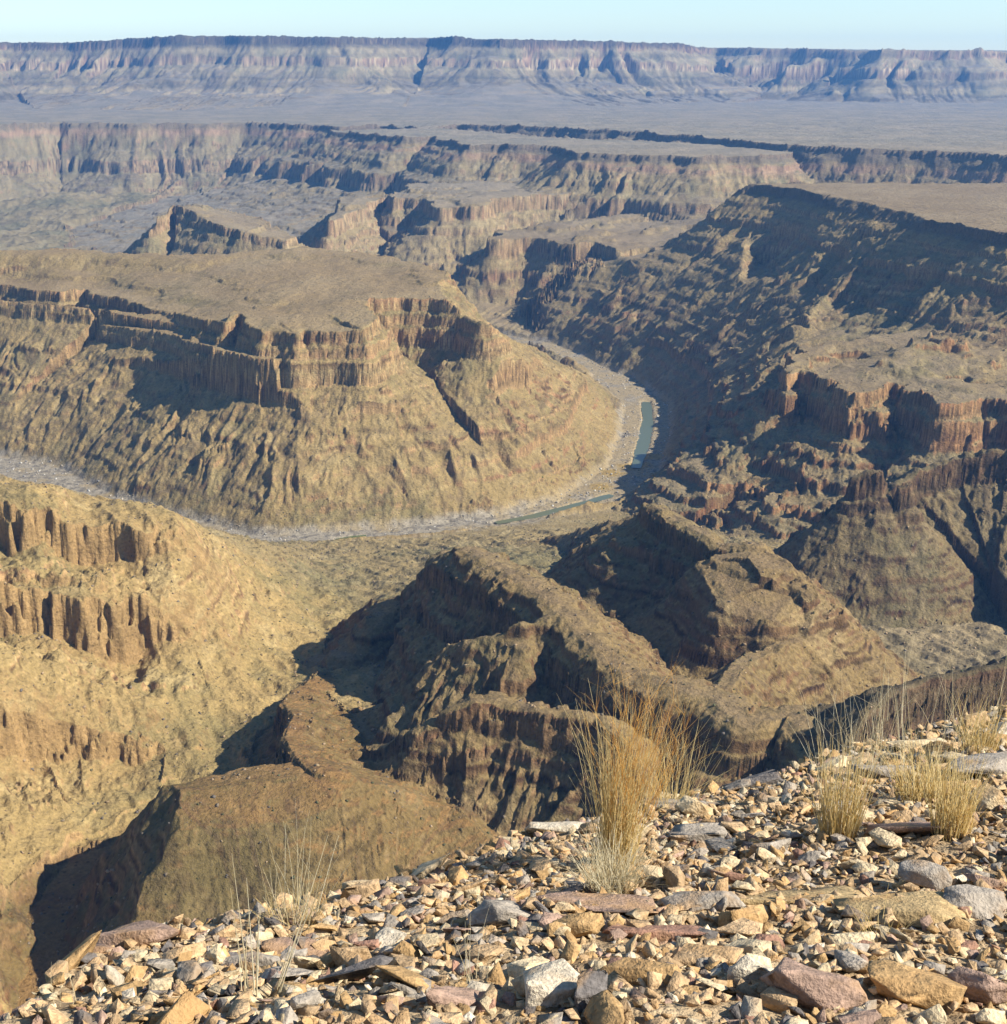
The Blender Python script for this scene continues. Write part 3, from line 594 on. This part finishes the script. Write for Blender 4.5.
import bmesh
rng = np.random.RandomState(11); random.seed(4)
def hull(n, dims, seed, bev=.05, power=2.6):
    """an angular broken stone: hull of points on a squashed super-ellipsoid, edges slightly worn"""
    r = np.random.RandomState(seed); bm = bmesh.new()
    for _ in range(n):
        v = r.normal(size=3); v = np.sign(v) * np.abs(v) ** .75; v /= (np.abs(v) ** power).sum() ** (1 / power)
        v *= r.uniform(.78, 1.0); bm.verts.new(v * dims)
    res = bmesh.ops.convex_hull(bm, input=bm.verts[:])
    bmesh.ops.delete(bm, geom=[v for v in bm.verts if not v.link_faces], context='VERTS')
    bmesh.ops.dissolve_limit(bm, angle_limit=.22, verts=bm.verts[:], edges=bm.edges[:])
    if bev: bmesh.ops.bevel(bm, geom=bm.edges[:], offset=bev * min(dims), offset_type='OFFSET', segments=1, profile=.6, affect='EDGES', clamp_overlap=True)
    bmesh.ops.triangulate(bm, faces=bm.faces[:])
    return bm
def bm_arrays(bm):
    bm.verts.index_update()
    v = np.array([x.co[:] for x in bm.verts], np.float32); f = np.array([[x.index for x in fc.verts] for fc in bm.faces], np.int32); bm.free(); return v, f
def rough(bm, cuts, amp, seed):
    bmesh.ops.subdivide_edges(bm, edges=bm.edges[:], cuts=cuts, use_grid_fill=True)
    bm.normal_update(); o = seed * 3.7
    co = np.array([v.co[:] for v in bm.verts])
    d = amp * (fbm(co[:, 0] * 14 + o, co[:, 1] * 14 + co[:, 2] * 17, 4, seed) + .6 * np.sin(co[:, 2] * 260 + 3 * fbm(co[:, 0] * 9, co[:, 1] * 9, 2, seed + 1)) * .4)
    for v, a in zip(bm.verts, d): v.co += v.normal * float(a)

def ground_at(x, y):
    r_ = np.interp(np.hypot(x, y), Dv, np.arange(NR)); c_ = np.interp(np.arctan2(x, y), Av, np.arange(NC))
    i, j = np.minimum(r_.astype(int), NR - 2), np.minimum(c_.astype(int), NC - 2); fr, fc = r_ - i, c_ - j
    return (Hh[i, j] * (1 - fr) + Hh[i + 1, j] * fr) * (1 - fc) + (Hh[i, j + 1] * (1 - fr) + Hh[i + 1, j + 1] * fr) * fc, STEEP[i, j]
def scatter(name, n, D0, D1, s0, s1, colours, lab, keep, seed):
    r = np.random.RandomState(seed); D = np.sqrt(r.uniform(D0 ** 2, D1 ** 2, n * 4)); a = np.radians(r.uniform(-24, 24, n * 4)); x, y = D * np.sin(a), D * np.cos(a)
    z, st = ground_at(x, y); ok = keep(x, y, z, st, r.rand(n * 4)); x, y, z = x[ok][:n], y[ok][:n], z[ok][:n]
    pr = [bm_arrays(hull(9, (1, .8, .7), 1300 + k, 0, 2.4)) for k in range(8)]; V, F, T, off = [], [], [], 0
    for p, q, w in zip(x, y, z):
        v, f = pr[r.randint(8)]; s = math.exp(r.uniform(math.log(s0), math.log(s1))); an = r.uniform(0, 6.28); ca, sa = math.cos(an) * s, math.sin(an) * s
        V.append(np.stack([v[:, 0] * ca - v[:, 1] * sa + p, v[:, 0] * sa + v[:, 1] * ca + q, v[:, 2] * s + w + s * .2], 1)); F.append(f + off); off += len(v)
        T.append(np.repeat(np.append(np.array(colours[r.randint(len(colours))]) * r.uniform(.8, 1.2), 1)[None], len(v), 0))
    m, nt, b = nodemat(name); at_ = N(nt, 'ShaderNodeAttribute', attribute_name='tint'); nt.links.new(at_.outputs['Color'], b.inputs['Base Color'])
    tag(mesh_from(name, np.concatenate(V), np.concatenate(F), [m], {'tint': np.concatenate(T)}, smooth=False), lab, name.replace('_', ' '), None, 'stuff')
pn_ = lambda x, y, l, s: fbm(x / l, y / l, 2, s)
scatter('fallen_boulders', 6500, 480, 1500, .35, 1.7, [(.16, .125, .085), (.22, .16, .09), (.28, .20, .12), (.12, .10, .08)], 'fallen boulders and stones strewn over the near slopes', lambda x, y, z, st, u: (z > -497) & (u < .25 + 1.4 * np.clip(pn_(x, y, 60, 141), 0, 1)) & (st > .5), 21)
scatter('desert_scrub', 2600, 500, 2000, .5, 1.3, [(.055, .06, .03), (.08, .08, .04), (.10, .085, .045)], 'small dark desert bushes dotted over the slopes and washes', lambda x, y, z, st, u: (z > -498) & (u < .2 + 1.5 * np.clip(pn_(x, y, 90, 143), 0, 1)) & (st > .75), 22)
scatter('river_boulders', 2600, 1380, 2500, .8, 2.6, [(.42, .40, .35), (.30, .28, .25), (.20, .19, .17), (.36, .31, .23)], 'pale boulders filling the river bed', lambda x, y, z, st, u: (z < -495) & (z > -499.6), 23)
green = [at(px, py, z=-498) for px, py in ((612, 472), (628, 466), (640, 462), (652, 452), (655, 470), (560, 496), (590, 492), (600, 488))]
def near_green(x, y): return np.min([np.hypot(x - g[0], y - g[1]) for g in green], 0)
scatter('riverside_scrub', 700, 1450, 2000, .7, 1.9, [(.17, .15, .03), (.11, .12, .035), (.25, .17, .04)], 'yellow-green reeds and bushes on the river bank at the bend', lambda x, y, z, st, u: (z > -499.5) & (near_green(x, y) < 24) & (u < .9), 24)

# ---------------------------------------------------------------- stony rim in the foreground
EDGE = [(-260, 1075, 1.75), (-100, 1045, 1.95), (15, 1012, 2.2), (90, 950, 2.6), (150, 936, 2.75), (330, 898, 3.1), (400, 880, 3.25), (470, 852, 3.5), (520, 834, 3.7), (620, 815, 3.95), (720, 792, 4.3), (800, 764, 4.75), (900, 737, 5.25), (1007, 705, 5.8), (1150, 672, 6.8), (1400, 640, 7.8)]
e_az, e_D, e_z = [], [], []
for px, py, D in EDGE:
    p = at(px, py, D); e_az.append(math.atan2(p[0], p[1])); e_D.append(D); e_z.append(p[2])
def rim_z(x, y):
    x = np.asarray(x, np.float64); y = np.asarray(y, np.float64)
    D = np.hypot(x, y); az = np.arctan2(x, y); De = np.interp(az, e_az, e_D); Ze = np.interp(az, e_az, e_z)
    Db = 1.75; zb = -1.42 + .0 * az
    t = (D - Db) / (De - Db)
    z = np.where(t < 1, zb + (Ze - zb) * np.where(t > 0, t, t * .8), Ze - 1.5 * (D - De) - .25 * (D - De) ** 2)
    return z + .030 * fbm(x * 2.2, y * 2.2, 4, 301) + .012 * fbm(x * 11, y * 11, 3, 305)
def rim_edge(x, y): return np.interp(np.arctan2(x, y), e_az, e_D)
gD = np.concatenate([np.linspace(.5, 6.9, 420), np.linspace(7.0, 11, 50)]); gA = np.radians(np.linspace(-34, 40, 420))
rx = gD[:, None] * np.sin(gA); ry = gD[:, None] * np.cos(gA); rz = rim_z(rx, ry)
vi = np.arange(rx.size).reshape(rx.shape)
m_soil, nt, b = nodemat('rim_soil')
nz = N(nt, 'ShaderNodeTexNoise'); nz.inputs['Scale'].default_value = 9; nz.inputs['Detail'].default_value = 8
cr = N(nt, 'ShaderNodeValToRGB'); cr.color_ramp.elements[0].color = (.20, .14, .08, 1); cr.color_ramp.elements[1].color = (.46, .34, .20, 1); cr.color_ramp.elements[0].position = .35; cr.color_ramp.elements[1].position = .65
nz2 = N(nt, 'ShaderNodeTexNoise'); nz2.inputs['Scale'].default_value = 60; nz2.inputs['Detail'].default_value = 5
bb = N(nt, 'ShaderNodeBump'); bb.inputs['Strength'].default_value = 1; bb.inputs['Distance'].default_value = .02
gp = N(nt, 'ShaderNodeNewGeometry')
for t_ in (nz, nz2): nt.links.new(gp.outputs['Position'], t_.inputs['Vector'])
nt.links.new(nz.outputs[0], cr.inputs[0]); nt.links.new(cr.outputs[0], b.inputs['Base Color']); nt.links.new(nz2.outputs[0], bb.inputs['Height']); nt.links.new(bb.outputs[0], b.inputs['Normal'])
tag(mesh_from('rim_ground', np.stack([rx, ry, rz], -1).reshape(-1, 3), np.stack([vi[:-1, :-1], vi[:-1, 1:], vi[1:, 1:], vi[1:, :-1]], -1).reshape(-1, 4), [m_soil]), 'pale brown soil of the stony viewpoint rim under the loose stones', 'ground', None, 'structure')

def rockmat(name, source):
    m, nt, b = nodemat(name); L = nt.links.new; b.inputs['Roughness'].default_value = .85; b.inputs['Specular IOR Level'].default_value = .25
    if source == 'attr': c = N(nt, 'ShaderNodeAttribute', attribute_name='tint').outputs['Color']
    else: c = N(nt, 'ShaderNodeObjectInfo').outputs['Color']
    g = N(nt, 'ShaderNodeNewGeometry'); P = g.outputs['Position']
    a1 = N(nt, 'ShaderNodeTexNoise'); a1.inputs['Scale'].default_value = 26; a1.inputs['Detail'].default_value = 6; a1.inputs['Roughness'].default_value = .65; L(P, a1.inputs[0])
    a2 = N(nt, 'ShaderNodeTexNoise'); a2.inputs['Scale'].default_value = 130; a2.inputs['Detail'].default_value = 4; L(P, a2.inputs[0])
    a3 = N(nt, 'ShaderNodeTexNoise'); a3.inputs['Scale'].default_value = 9; a3.inputs['Detail'].default_value = 5; L(P, a3.inputs[0])
    r = N(nt, 'ShaderNodeMapRange'); r.inputs[1].default_value = .3; r.inputs[2].default_value = .7; r.inputs[3].default_value = .62; r.inputs[4].default_value = 1.3; L(a1.outputs[0], r.inputs[0])
    r2 = N(nt, 'ShaderNodeMapRange'); r2.inputs[1].default_value = .3; r2.inputs[2].default_value = .7; r2.inputs[3].default_value = .8; r2.inputs[4].default_value = 1.2; L(a2.outputs[0], r2.inputs[0])
    mu = N(nt, 'ShaderNodeMath', operation='MULTIPLY'); L(r.outputs[0], mu.inputs[0]); L(r2.outputs[0], mu.inputs[1])
    sc_ = N(nt, 'ShaderNodeVectorMath', operation='SCALE'); L(c, sc_.inputs[0]); L(mu.outputs[0], sc_.inputs['Scale'])
    r3 = N(nt, 'ShaderNodeMapRange'); r3.inputs[1].default_value = .52; r3.inputs[2].default_value = .66; r3.inputs[4].default_value = .6; L(a3.outputs[0], r3.inputs[0])
    mx = N(nt, 'ShaderNodeMix', data_type='RGBA'); L(r3.outputs[0], mx.inputs[0]); L(sc_.outputs[0], mx.inputs[6]); mx.inputs[7].default_value = (.36, .21, .085, 1)
    L(mx.outputs[2], b.inputs['Base Color'])
    ad = N(nt, 'ShaderNodeMath', operation='MULTIPLY_ADD'); L(a1.outputs[0], ad.inputs[0]); ad.inputs[1].default_value = 2.5; L(a2.outputs[0], ad.inputs[2])
    bu = N(nt, 'ShaderNodeBump'); bu.inputs['Strength'].default_value = .8; bu.inputs['Distance'].default_value = .006; L(ad.outputs[0], bu.inputs['Height']); L(bu.outputs[0], b.inputs['Normal'])
    return m
M_ROCK = rockmat('broken_stone', 'obj'); M_RUBBLE = rockmat('rubble_stone', 'attr')
PAL = dict(tan=(.45, .305, .165), cream=(.52, .41, .25), ochre=(.38, .24, .105), grey=(.31, .265, .21), purple=(.30, .20, .145), white=(.53, .45, .33), red=(.27, .15, .10), dark=(.13, .115, .105), yellow=(.38, .27, .13))

def ground_frame(x, y):
    e = .06; zx = (rim_z(x + e, y) - rim_z(x - e, y)) / (2 * e); zy = (rim_z(x, y + e) - rim_z(x, y - e)) / (2 * e)
    return Vector((-float(zx), -float(zy), 1)).normalized()

def plan(px, py):
    """plan position where the line of sight through a pixel meets the rim ground"""
    a, b_, c = ray(px, py); D = np.linspace(1.2, 9, 1600); g = rim_z(a * D, b_ * D) - c * D
    k = np.argmax(g > 0)
    return a * D[k], b_ * D[k]

# named slabs: px, py, length, depth, height (m), yaw, tilt, colour, label
SLABS = [
 (138, 944, .34, .20, .075, .15, .05, 'purple', 'long grey and red-brown slab lying at the left end of the rim edge'),
 (20, 1012, .26, .20, .07, .3, .1, 'red', 'red-brown slab in the bottom left corner of the rim'),
 (240, 972, .22, .12, .05, .1, .2, 'grey', 'flat grey stone in front of the white grass stalks on the left'),
 (345, 985, .20, .11, .05, -.2, .3, 'dark', 'dark leaning slab below the wispy grass on the left'),
 (432, 876, .19, .09, .05, .45, .25, 'cream', 'pale tan slab sticking up at the rim edge left of the tall grass tuft'),
 (398, 889, .10, .08, .06, .0, .1, 'dark', 'small black block beside the pale tan slab at the rim edge'),
 (362, 900, .12, .09, .08, .5, .3, 'tan', 'rounded pinkish stone at the rim edge left of the black block'),
 (500, 925, .18, .10, .06, .2, .2, 'grey', 'grey wedge left of the flat slab under the tall grass tuft'),
 (585, 915, .36, .17, .045, .05, .04, 'purple', 'wide flat purple-grey slab just below the tall grass tuft'),
 (578, 937, .12, .09, .06, -.6, .35, 'ochre', 'brown wedge standing on edge under the wide flat slab'),
 (655, 942, .26, .10, .04, -.05, .08, 'red', 'long thin reddish slab right of the brown wedge'),
 (553, 1004, .15, .12, .09, .3, .2, 'white', 'pale pink block at the bottom edge below the brown wedge'),
 (590, 1010, .09, .06, .10, .1, .1, 'dark', 'dark upright stone beside the pale pink block'),
 (455, 1012, .18, .10, .05, .4, .25, 'purple', 'purple flake at the bottom edge left of the pale pink block'),
 (700, 908, .22, .14, .06, .1, .1, 'grey', 'grey speckled slab at the left end of the mossy yellow slab'),
 (790, 905, .42, .24, .04, .05, .03, 'yellow', 'broad yellow-brown mossy slab in the middle of the stones'),
 (900, 925, .30, .18, .045, -.1, .04, 'yellow', 'second yellow-brown slab to the right of the broad mossy one'),
 (928, 893, .17, .13, .10, .5, .25, 'grey', 'large grey block leaning right of the mossy slabs'),
 (975, 915, .16, .10, .08, -.3, .2, 'grey', 'bluish grey block right of the large leaning one'),
 (815, 1008, .23, .14, .09, .1, .1, 'purple', 'big brown-grey boulder at the bottom edge right of the white block'),
 (918, 1005, .20, .13, .08, -.2, .1, 'ochre', 'brown boulder at the bottom edge below the grey blocks'),
 (980, 1003, .14, .12, .08, .3, .2, 'purple', 'grey-purple stone in the bottom right corner'),
 (757, 986, .13, .10, .08, -.3, .2, 'white', 'white block left of the big brown-grey boulder'),
 (700, 966, .20, .09, .045, -.25, .2, 'tan', 'long tan stone above the white block'),
 (850, 950, .13, .09, .06, .2, .2, 'cream', 'cream stone below the broad mossy slab'),
 (985, 778, .34, .20, .10, .2, .08, 'grey', 'thick grey slab at the right edge behind the grass'),
 (915, 752, .34, .18, .07, .1, .12, 'cream', 'pale sunlit slab on the rim edge behind the short grass tuft'),
 (880, 778, .26, .14, .06, .1, .1, 'grey', 'flat grey slab between two grass tufts on the right'),
 (996, 742, .20, .14, .10, .3, .2, 'white', 'whitish stone on the rim edge at the far right'),
 (752, 786, .26, .13, .06, -.1, .2, 'dark', 'dark grey slab on the rim edge right of the thin grass'),
 (680, 812, .30, .15, .05, .05, .06, 'grey', 'flat grey slab on the rim edge behind the tall grass tuft'),
 (700, 845, .22, .13, .06, .1, .15, 'grey', 'grey slab right of the foot of the tall grass tuft'),
 (560, 832, .24, .12, .07, .1, .1, 'white', 'whitish slab on the rim edge left of the tall grass tuft'),
 (915, 838, .30, .14, .06, -.1, .1, 'purple', 'dark brown slab between the two grass tufts at right'),
 (770, 858, .15, .11, .07, .4, .2, 'grey', 'grey angular stone left of the right-hand grass tuft'),
 (985, 810, .12, .11, .09, .2, .3, 'cream', 'cream pointed stone right of the short grass tuft'),
 (640, 985, .22, .09, .05, -.3, .3, 'ochre', 'rusty long flake right of the dark upright stone'),
 (300, 958, .18, .09, .04, .1, .15, 'purple', 'flat purple-brown slab behind the dark leaning slab'),
]
occ = []
def put(o, x, y, yaw, tilt, tdir, lift):
    n = ground_frame(x, y)
    q = Vector((0, 0, 1)).rotation_difference(n)
    tl = Matrix.Rotation(tilt, 3, Vector((math.cos(tdir), math.sin(tdir), 0)))
    o.matrix_world = Matrix.Translation((x, y, float(rim_z(x, y)) + lift)) @ (q.to_matrix() @ tl @ Matrix.Rotation(yaw, 3, 'Z')).to_4x4()
for k, (px, py, l, d_, h, yaw, tilt, cn, lab) in enumerate(SLABS):
    l, d_, h = l * .92, d_ * .92, h * .85
    bm = hull(13 + k % 5, (l / 2, d_ / 2, h / 2), 900 + k, .05, 6.0)
    rough(bm, 3, .06 * h + .0012, 40 + k)
    v, f = bm_arrays(bm); x, y = plan(px, py); a_, b_, c_ = ray(px, py)
    x += a_ * d_ * .25; y += b_ * d_ * .25
    o = mesh_from('stone_slab' if h / l < .36 else 'stone_block', v, f, [M_ROCK], smooth=False)
    o.color = (*PAL[cn], 1)
    put(o, x, y, yaw, tilt, 1.2 + k, h * .28); occ.append((x, y, min(l, d_ * 1.6) / 2))
    tag(o, lab, 'stone', 'large stones on the rim', 'thing')

# loose stones: sample the part of the rim that can be seen
def sample(n, pad, a0=-27, a1=28):
    out = []
    while len(out) < n:
        a_ = math.radians(rng.uniform(a0, a1)); D = math.sqrt(rng.uniform(1.55 ** 2, 7.2 ** 2)); x, y = D * math.sin(a_), D * math.cos(a_)
        De = float(np.interp(a_, e_az, e_D))
        if D > De + pad: continue
        out.append((x, y, D, a_))
    return out
PROT = []
for k in range(26):
    fl = rng.uniform(.14, .5); PROT.append(bm_arrays(hull(rng.randint(8, 12), (1, rng.uniform(.55, .9), fl), 500 + k, .04, 4.5)))
names_w = ['tan', 'cream', 'ochre', 'grey', 'purple', 'white', 'dark', 'red']; wts = np.array([.36, .19, .17, .10, .07, .03, .06, .02])
def zone(x, y):
    px = 503.5 + FPX * x / (y * CP + -float(rim_z(x, y)) * SP)
    return ('at the left end of the rim', 'left of the tall grass tuft', 'around the foot of the tall grass tuft', 'on the mossy ground in the middle', 'near the grass tufts on the right')[int(np.clip(np.searchsorted((330, 540, 690, 830), px), 0, 4))]
protos = []
for k, (v, f) in enumerate(PROT):
    bm = hull(11 + k % 4, (1, .55 + .35 * (k * 7 % 10) / 10, .28 + .3 * (k * 3 % 10) / 10), 700 + k, .05, 4.5); rough(bm, 2, .03, 90 + k); vv, ff = bm_arrays(bm)
    me_o = mesh_from('loose_stone', vv, ff, [M_ROCK], smooth=False); protos.append(me_o.data); bpy.data.objects.remove(me_o)
cnt = 0
for x, y, D, a_ in sample(700, .12):
    if cnt >= 262: break
    s = float(np.clip(rng.lognormal(-3.25, .36), .026, .072))
    if any((x - ox) ** 2 + (y - oy) ** 2 < (r_ * .85 + s * .6) ** 2 for ox, oy, r_ in occ): continue
    cn = names_w[rng.choice(8, p=wts)]
    o = bpy.data.objects.new('loose_stone', protos[rng.randint(len(protos))]); C.objects.link(o)
    j = rng.uniform(.8, 1.15); o.color = (*[c * j for c in PAL[cn]], 1)
    put(o, x, y, rng.uniform(0, 6.28), rng.normal(0, .28), rng.uniform(0, 6.28), s * .30)
    o.matrix_world = o.matrix_world @ Matrix.Diagonal((s, s, s * rng.uniform(.7, 1.1), 1))
    occ.append((x, y, s * .8)); cnt += 1
    word = {'tan': 'tan', 'cream': 'cream', 'ochre': 'ochre brown', 'grey': 'grey', 'purple': 'purplish brown', 'white': 'whitish', 'dark': 'blackish', 'red': 'red-brown'}[cn]
    lab = f'loose {word} angular stone {zone(x, y)}'
    tag(o, lab, 'stone', f'{word} loose stones {zone(x, y)}', 'thing')

# rubble: the thousands of small chips between them
NR_ = 29000; xs, ys, ss = [], [], []
for x, y, D, a_ in sample(NR_, .25, -34, 40):
    xs.append(x); ys.append(y); ss.append(np.clip(rng.lognormal(-4.2, .45), .006, .036))
zs_ = rim_z(np.array(xs), np.array(ys)); V, F, Tn, off = [], [], [], 0
for x, y, z, s in zip(xs, ys, zs_, ss):
    v, f = PROT[rng.randint(len(PROT))]
    a, b_, c_ = rng.uniform(0, 6.28), rng.normal(0, .45), rng.normal(0, .45)
    ca, sa, cb, sb, cc, sc2 = math.cos(a), math.sin(a), math.cos(b_), math.sin(b_), math.cos(c_), math.sin(c_)
    Rm = np.array([[ca, -sa, 0], [sa, ca, 0], [0, 0, 1]]) @ np.array([[1, 0, 0], [0, cb, -sb], [0, sb, cb]]) @ np.array([[cc, 0, sc2], [0, 1, 0], [-sc2, 0, cc]])
    V.append((v * s) @ Rm.T + (x, y, z + s * rng.uniform(-.15, .55))); F.append(f + off); off += len(v)
    cj = np.array(PAL[names_w[rng.choice(8, p=wts)]]) * rng.uniform(.75, 1.15)
    Tn.append(np.repeat(np.append(cj, 1)[None], len(v), 0))
tag(mesh_from('rubble', np.concatenate(V), np.concatenate(F), [M_RUBBLE], {'tint': np.concatenate(Tn)}, smooth=False), 'small broken stone chips covering the rim between the larger stones', 'rubble', None, 'stuff')

# ---------------------------------------------------------------- dry grass
def grassmat(name, c0, c1):
    m, nt, b = nodemat(name); b.inputs['Roughness'].default_value = .6
    a = N(nt, 'ShaderNodeAttribute', attribute_name='tint'); mx = N(nt, 'ShaderNodeMix', data_type='RGBA')
    nt.links.new(a.outputs['Fac'], mx.inputs[0]); mx.inputs[6].default_value = (*c0, 1); mx.inputs[7].default_value = (*c1, 1); nt.links.new(mx.outputs[2], b.inputs['Base Color'])
    tr = N(nt, 'ShaderNodeBsdfTranslucent'); nt.links.new(mx.outputs[2], tr.inputs[0]); ms = N(nt, 'ShaderNodeMixShader'); ms.inputs[0].default_value = .5
    nt.links.new(b.outputs[0], ms.inputs[1]); nt.links.new(tr.outputs[0], ms.inputs[2]); nt.links.new(ms.outputs[0], nt.nodes['Material Output'].inputs[0])
    return m
G_STRAW = grassmat('straw_grass', (.74, .56, .24), (.86, .74, .44)); G_PALE = grassmat('bleached_grass', (.68, .57, .35), (.82, .76, .58)); G_RUST = grassmat('rust_grass', (.70, .38, .09), (.82, .56, .20))
def blades(n, h0, h1, rbase, spread, lean, wd, bend=.25, seed=0, forks=0, start=0.0):
    r = np.random.RandomState(seed); V, F, T, off = [], [], [], 0; SEG = 6
    def strip(p0, d, L, w0, bnd, tint):
        nonlocal off
        pts = []; kink = r.randint(2, 5) if r.rand() < .16 else -1; p = np.array(p0, float); dd = np.array(d, float); bv = r.normal(size=3); bv[2] = -abs(bv[2]) * .5
        for i in range(SEG + 1):
            pts.append(p.copy()); dd = dd + bv * bnd / SEG
            if i == kink: dd = dd + r.normal(0, .7, 3) * (1, 1, .6)
            dd /= np.linalg.norm(dd); p = p + dd * L / SEG
        side = np.cross(d, [r.normal(), r.normal(), 0]); side /= np.linalg.norm(side) + 1e-9; s2 = np.cross(d, side)
        for i, q in enumerate(pts):
            w = w0 * (1 - .8 * i / SEG)
            for k in range(3):
                an = k * 2.0944; V.append(q + w * (math.cos(an) * side + math.sin(an) * s2)); T.append(tint)
        for i in range(SEG):
            for k in range(3):
                a, b_ = off + i * 3 + k, off + i * 3 + (k + 1) % 3; F.append((a, b_, b_ + 3, a + 3))
        off += 3 * (SEG + 1); return pts, dd
    for _ in range(n):
        an = r.uniform(0, 6.283); rr_ = rbase * math.sqrt(r.rand()); L = r.uniform(h0, h1)
        d = np.array([math.cos(an) * spread * r.rand() + lean[0] + r.normal(0, .05), math.sin(an) * spread * r.rand() + lean[1] + r.normal(0, .05), 1.0]); d /= np.linalg.norm(d)
        p0 = np.array([rr_ * math.cos(an), rr_ * math.sin(an), -.01]) + d * start * r.uniform(.5, 1.2)
        pts, dd = strip(p0, d, L, wd * r.uniform(.6, 1.2), bend * r.uniform(.2, 1.4), r.rand())
        for _f in range(forks):
            i = r.randint(2, SEG); fd = d + r.normal(0, .35, 3); fd[2] = abs(fd[2]); fd /= np.linalg.norm(fd)
            strip(pts[i], fd, L * r.uniform(.15, .35), wd * .55, bend, r.rand())
    return np.array(V), np.array(F), np.array(T)
def tuft(px, py, lab, specs, group='dry grass tufts on the rim', dz=0):
    x, y = plan(px, py); root = None
    for i, (nm, mat, kw) in enumerate(specs):
        v, f, t = blades(**kw); o = mesh_from('grass_tuft' if i == 0 else nm, v, f, [mat], {'tint': t})
        if i == 0: root = o; o.location = (x, y, float(rim_z(x, y)) + dz); tag(o, lab, 'grass tuft', group, 'thing')
        else: o.parent = root
    return root
tuft(616, 872, 'tall golden grass tuft with rust orange tops, right of the middle of the rim', [
    ('blades', G_STRAW, dict(n=290, h0=.24, h1=.53, rbase=.04, spread=.15, lean=(.03, 0), wd=.0012, bend=.26, seed=1)),
    ('seed_stalks', G_RUST, dict(n=70, h0=.20, h1=.42, rbase=.05, spread=.16, lean=(.16, .03), wd=.0008, bend=.4, seed=2, forks=5, start=.22)),
    ('dead_leaves', G_PALE, dict(n=260, h0=.05, h1=.15, rbase=.07, spread=1.1, lean=(0, -.1), wd=.0011, bend=.9, seed=3))])
tuft(612, 893, 'short bleached grass clump at the foot of the tall golden tuft', [('blades', G_PALE, dict(n=330, h0=.06, h1=.16, rbase=.05, spread=.5, lean=(0, 0), wd=.0012, bend=.5, seed=4))])
tuft(672, 806, 'thin pale grass tuft on the rim edge behind the tall golden tuft', [('blades', G_STRAW, dict(n=90, h0=.14, h1=.34, rbase=.07, spread=.5, lean=(.12, 0), wd=.0009, bend=.3, seed=5, forks=1))])
tuft(837, 838, 'golden grass tuft with long thin stalks, leftmost of the right-hand group', [
    ('blades', G_STRAW, dict(n=210, h0=.14, h1=.31, rbase=.045, spread=.22, lean=(.02, 0), wd=.0014, bend=.2, seed=6)),
    ('seed_stalks', G_PALE, dict(n=22, h0=.34, h1=.54, rbase=.05, spread=.22, lean=(.05, 0), wd=.0009, bend=.3, seed=7, forks=1))])
tuft(862, 775, 'sparse greyish grass tuft on the rim edge behind the golden tuft at right', [('blades', G_PALE, dict(n=34, h0=.16, h1=.38, rbase=.07, spread=.3, lean=(-.02, 0), wd=.0011, bend=.25, seed=8, forks=1))])
tuft(918, 800, 'short bushy straw tuft in the middle of the right-hand group', [
    ('blades', G_STRAW, dict(n=210, h0=.10, h1=.23, rbase=.065, spread=.45, lean=(-.05, 0), wd=.0015, bend=.4, seed=9)),
    ('seed_stalks', G_PALE, dict(n=14, h0=.30, h1=.52, rbase=.06, spread=.35, lean=(0, .1), wd=.0010, bend=.3, seed=10))])
tuft(950, 838, 'dense upright straw tuft in front of the thick grey slab', [('blades', G_STRAW, dict(n=230, h0=.12, h1=.27, rbase=.045, spread=.2, lean=(.03, 0), wd=.0014, bend=.2, seed=11))])
tuft(978, 752, 'small straw tuft beside the whitish stone at the far right', [
    ('blades', G_STRAW, dict(n=150, h0=.10, h1=.24, rbase=.06, spread=.4, lean=(.05, 0), wd=.0014, bend=.35, seed=12)),
    ('seed_stalks', G_PALE, dict(n=12, h0=.26, h1=.46, rbase=.08, spread=.4, lean=(0, 0), wd=.0011, bend=.3, seed=13))])
tuft(925, 742, 'row of thin whitish stalks on the rim edge above the pale slab', [('blades', G_PALE, dict(n=20, h0=.20, h1=.40, rbase=.22, spread=.25, lean=(.02, 0), wd=.0012, bend=.3, seed=14))])
tuft(292, 925, 'wispy bleached grass tuft on the rim edge at left', [
    ('blades', G_PALE, dict(n=46, h0=.10, h1=.30, rbase=.05, spread=.42, lean=(.08, 0), wd=.0012, bend=.3, seed=15)),
    ('dead_leaves', G_STRAW, dict(n=110, h0=.04, h1=.12, rbase=.05, spread=.8, lean=(0, 0), wd=.001, bend=.7, seed=16))])
tuft(258, 998, 'few white upright stalks in front of the wispy tuft at left', [('blades', G_PALE, dict(n=13, h0=.14, h1=.34, rbase=.04, spread=.3, lean=(.1, 0), wd=.0016, bend=.15, seed=17))])
tuft(475, 985, 'tiny sprig of thin stalks among the stones below the rim edge', [('blades', G_PALE, dict(n=9, h0=.07, h1=.17, rbase=.03, spread=.4, lean=(0, 0), wd=.0009, bend=.2, seed=18))])
tuft(62, 1008, 'pair of thin stalks in the bottom left corner', [('blades', G_PALE, dict(n=5, h0=.06, h1=.13, rbase=.03, spread=.25, lean=(0, 0), wd=.0009, bend=.2, seed=19))])
tuft(880, 935, 'small dry sprig beside the second mossy slab', [('blades', G_STRAW, dict(n=40, h0=.03, h1=.10, rbase=.03, spread=.8, lean=(0, 0), wd=.0008, bend=.4, seed=20))])
